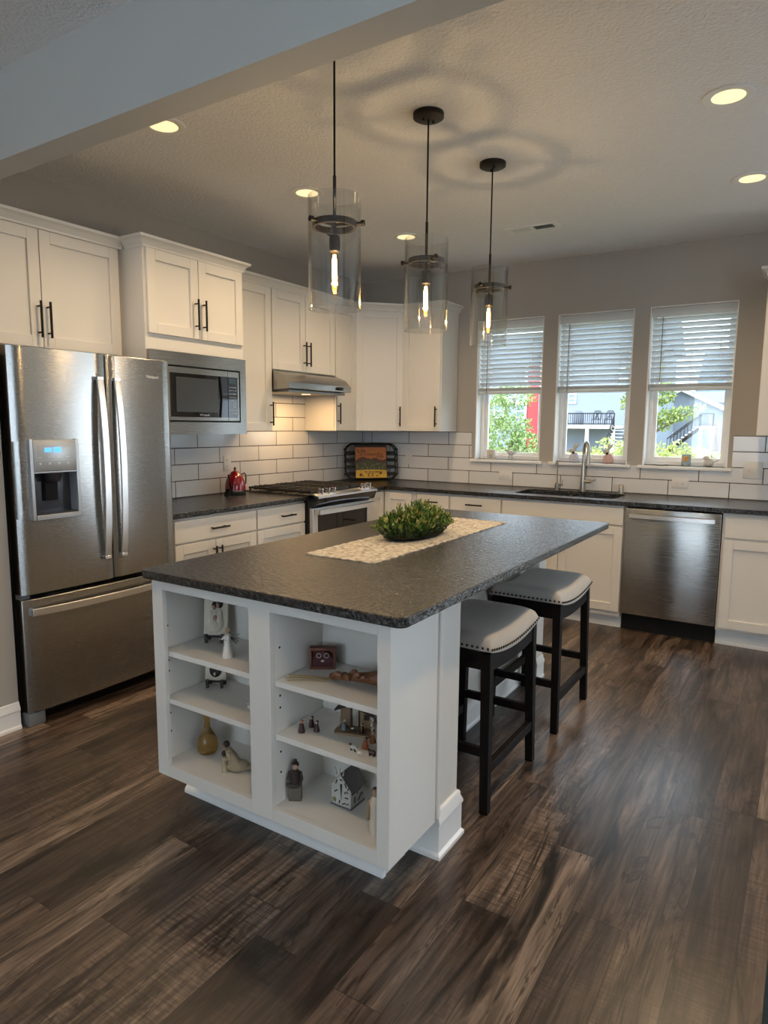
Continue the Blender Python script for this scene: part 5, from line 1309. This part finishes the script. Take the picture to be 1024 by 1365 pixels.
def blobs_foliage(cs, n, L, m_d, spread=.5):
    g = G(); tot = sum(c[3]*c[4]*c[5] for c in cs)
    for (x, y, z, rx, ry, rz) in cs:
        for k in range(int(n*rx*ry*rz/tot)):
            d = Vector((rr.gauss(0, 1), rr.gauss(0, 1), rr.gauss(0, 1))).normalized(); q = rr.uniform(.35, 1.0)**.6
            p = Vector((x+d.x*rx*q, y+d.y*ry*q, z+d.z*rz*q))
            if p.z < GZ+.02: continue
            dd = d*.6+Vector((rr.uniform(-1, 1), rr.uniform(-1, 1), rr.uniform(-.6, .8)))
            leaf(g, p, dd, L*rr.uniform(.6, 1.3), L*rr.uniform(.16, .3))
    return g
OL1 = mat('outdoor_leaf', (.2, .3, .1), .55, 0, f_leaf([(.10, .19, .045), (.19, .30, .08), (.30, .40, .13), (.42, .50, .22)]))
OL2 = mat('outdoor_leaf_yellow', (.3, .35, .1), .55, 0, f_leaf([(.20, .28, .05), (.34, .42, .09), (.48, .52, .16), (.60, .58, .30)]))
OL3 = mat('outdoor_leaf_pine', (.2, .3, .1), .55, 0, f_leaf([(.12, .20, .05), (.24, .32, .08), (.36, .40, .12)]))
BARK = simple('bark', (.16, .11, .08), .85, amt=.3, sc=20)
def tree(name, label, x, y, trunk, cs, n, L, m, cat='tree', grp=None):
    r = thing(name, label, cat, (x, y, GZ), 0, grp)
    g = G(); zc = sum(c[2] for c in cs)/len(cs)
    g.tube([(x, y, GZ), (x+.03, y, (GZ+zc)/2), (x, y, zc)], [trunk, trunk*.8, trunk*.45], 8)
    for c in cs:
        if len(cs) > 1: g.tube([(x, y, max(GZ+.1, c[2]-.45*abs(c[0]-x)-.15)), (c[0], c[1], c[2])], [trunk*.4, trunk*.12], 6)
    part('trunk', g, BARK, r); part('foliage', blobs_foliage(cs, n, L, None), m, r, sm=0)
tree('leafy_tree', 'bushy green tree filling the left window', -2.05, 9.0, .07,
     [(-2.3, 9, 1.15, .55, .5, .45), (-1.75, 9.1, .95, .42, .45, .35), (-2.55, 9.2, 1.75, .32, .4, .36), (-2.0, 9.1, 1.45, .30, .4, .25), (-1.6, 8.8, .55, .5, .4, .3), (-2.4, 8.9, .4, .6, .4, .4), (-2.1, 9.2, 2.1, .45, .4, .3)], 4200, .10, OL1)
tree('leafy_bush', 'rounded yellow green bush at the lower right of the middle window', .12, 9.0, .04,
     [(.12, 9, .85, .34, .35, .34), (.42, 9.1, .7, .3, .3, .3), (-.3, 9.2, .72, .22, .3, .25), (.1, 9.0, .2, .6, .5, .6)], 2600, .085, OL2, 'bush')
tree('pine_tree', 'young pine with branch reaching right across the right window', 1.18, 7.2, .055,
     [(1.49, 7.2, 1.59, .28, .2, .11), (1.74, 7.2, 1.66, .26, .18, .085), (1.99, 7.2, 1.76, .15, .12, .05), (1.35, 7.2, 1.48, .20, .2, .09), (1.38, 7.2, 2.01, .24, .2, .2), (1.1, 7.2, 2.43, .28, .28, .28), (.97, 7.2, 1.87, .23, .25, .23)], 2600, .085, OL3)
tree('garden_hedge', 'long yellow green hedge along the bottom of the right window', 1.55, 8.4, .03,
     [(1.13, 8.4, .76, .41, .35, .37), (1.56, 8.4, .78, .41, .35, .37), (1.93, 8.4, .72, .35, .35, .37), (2.31, 8.4, .64, .36, .35, .35), (1.54, 8.4, .18, 1.03, .4, .6), (.66, 8.4, .53, .31, .3, .5)], 5200, .075, OL2, 'hedge')
r = thing('bare_shrub', 'leafless brown shrub at the right side of the right window', 'shrub', (2.19, 9.2, GZ))
g = G()
for k in range(46):
    a = rr.uniform(0, 6.28); q = rr.uniform(.05, .32); p0 = Vector((2.19, 9.2, GZ)); p1 = p0+Vector((q*math.cos(a)*.6, q*math.sin(a)*.6, 1.5)); p2 = p0+Vector((q*math.cos(a), q*math.sin(a), rr.uniform(1.9, 2.3)))
    g.tube([p0, p1, p2], [.010, .006, .003], 5)
    for j in range(3): b_ = p1.lerp(p2, rr.uniform(.1, .9)); g.tube([b_, b_+Vector((rr.uniform(-.14, .14), rr.uniform(-.1, .1), rr.uniform(.04, .16)))], [.0035, .002], 4)
part('branches', g, simple('shrub_bark', (.24, .15, .13), .8), r)
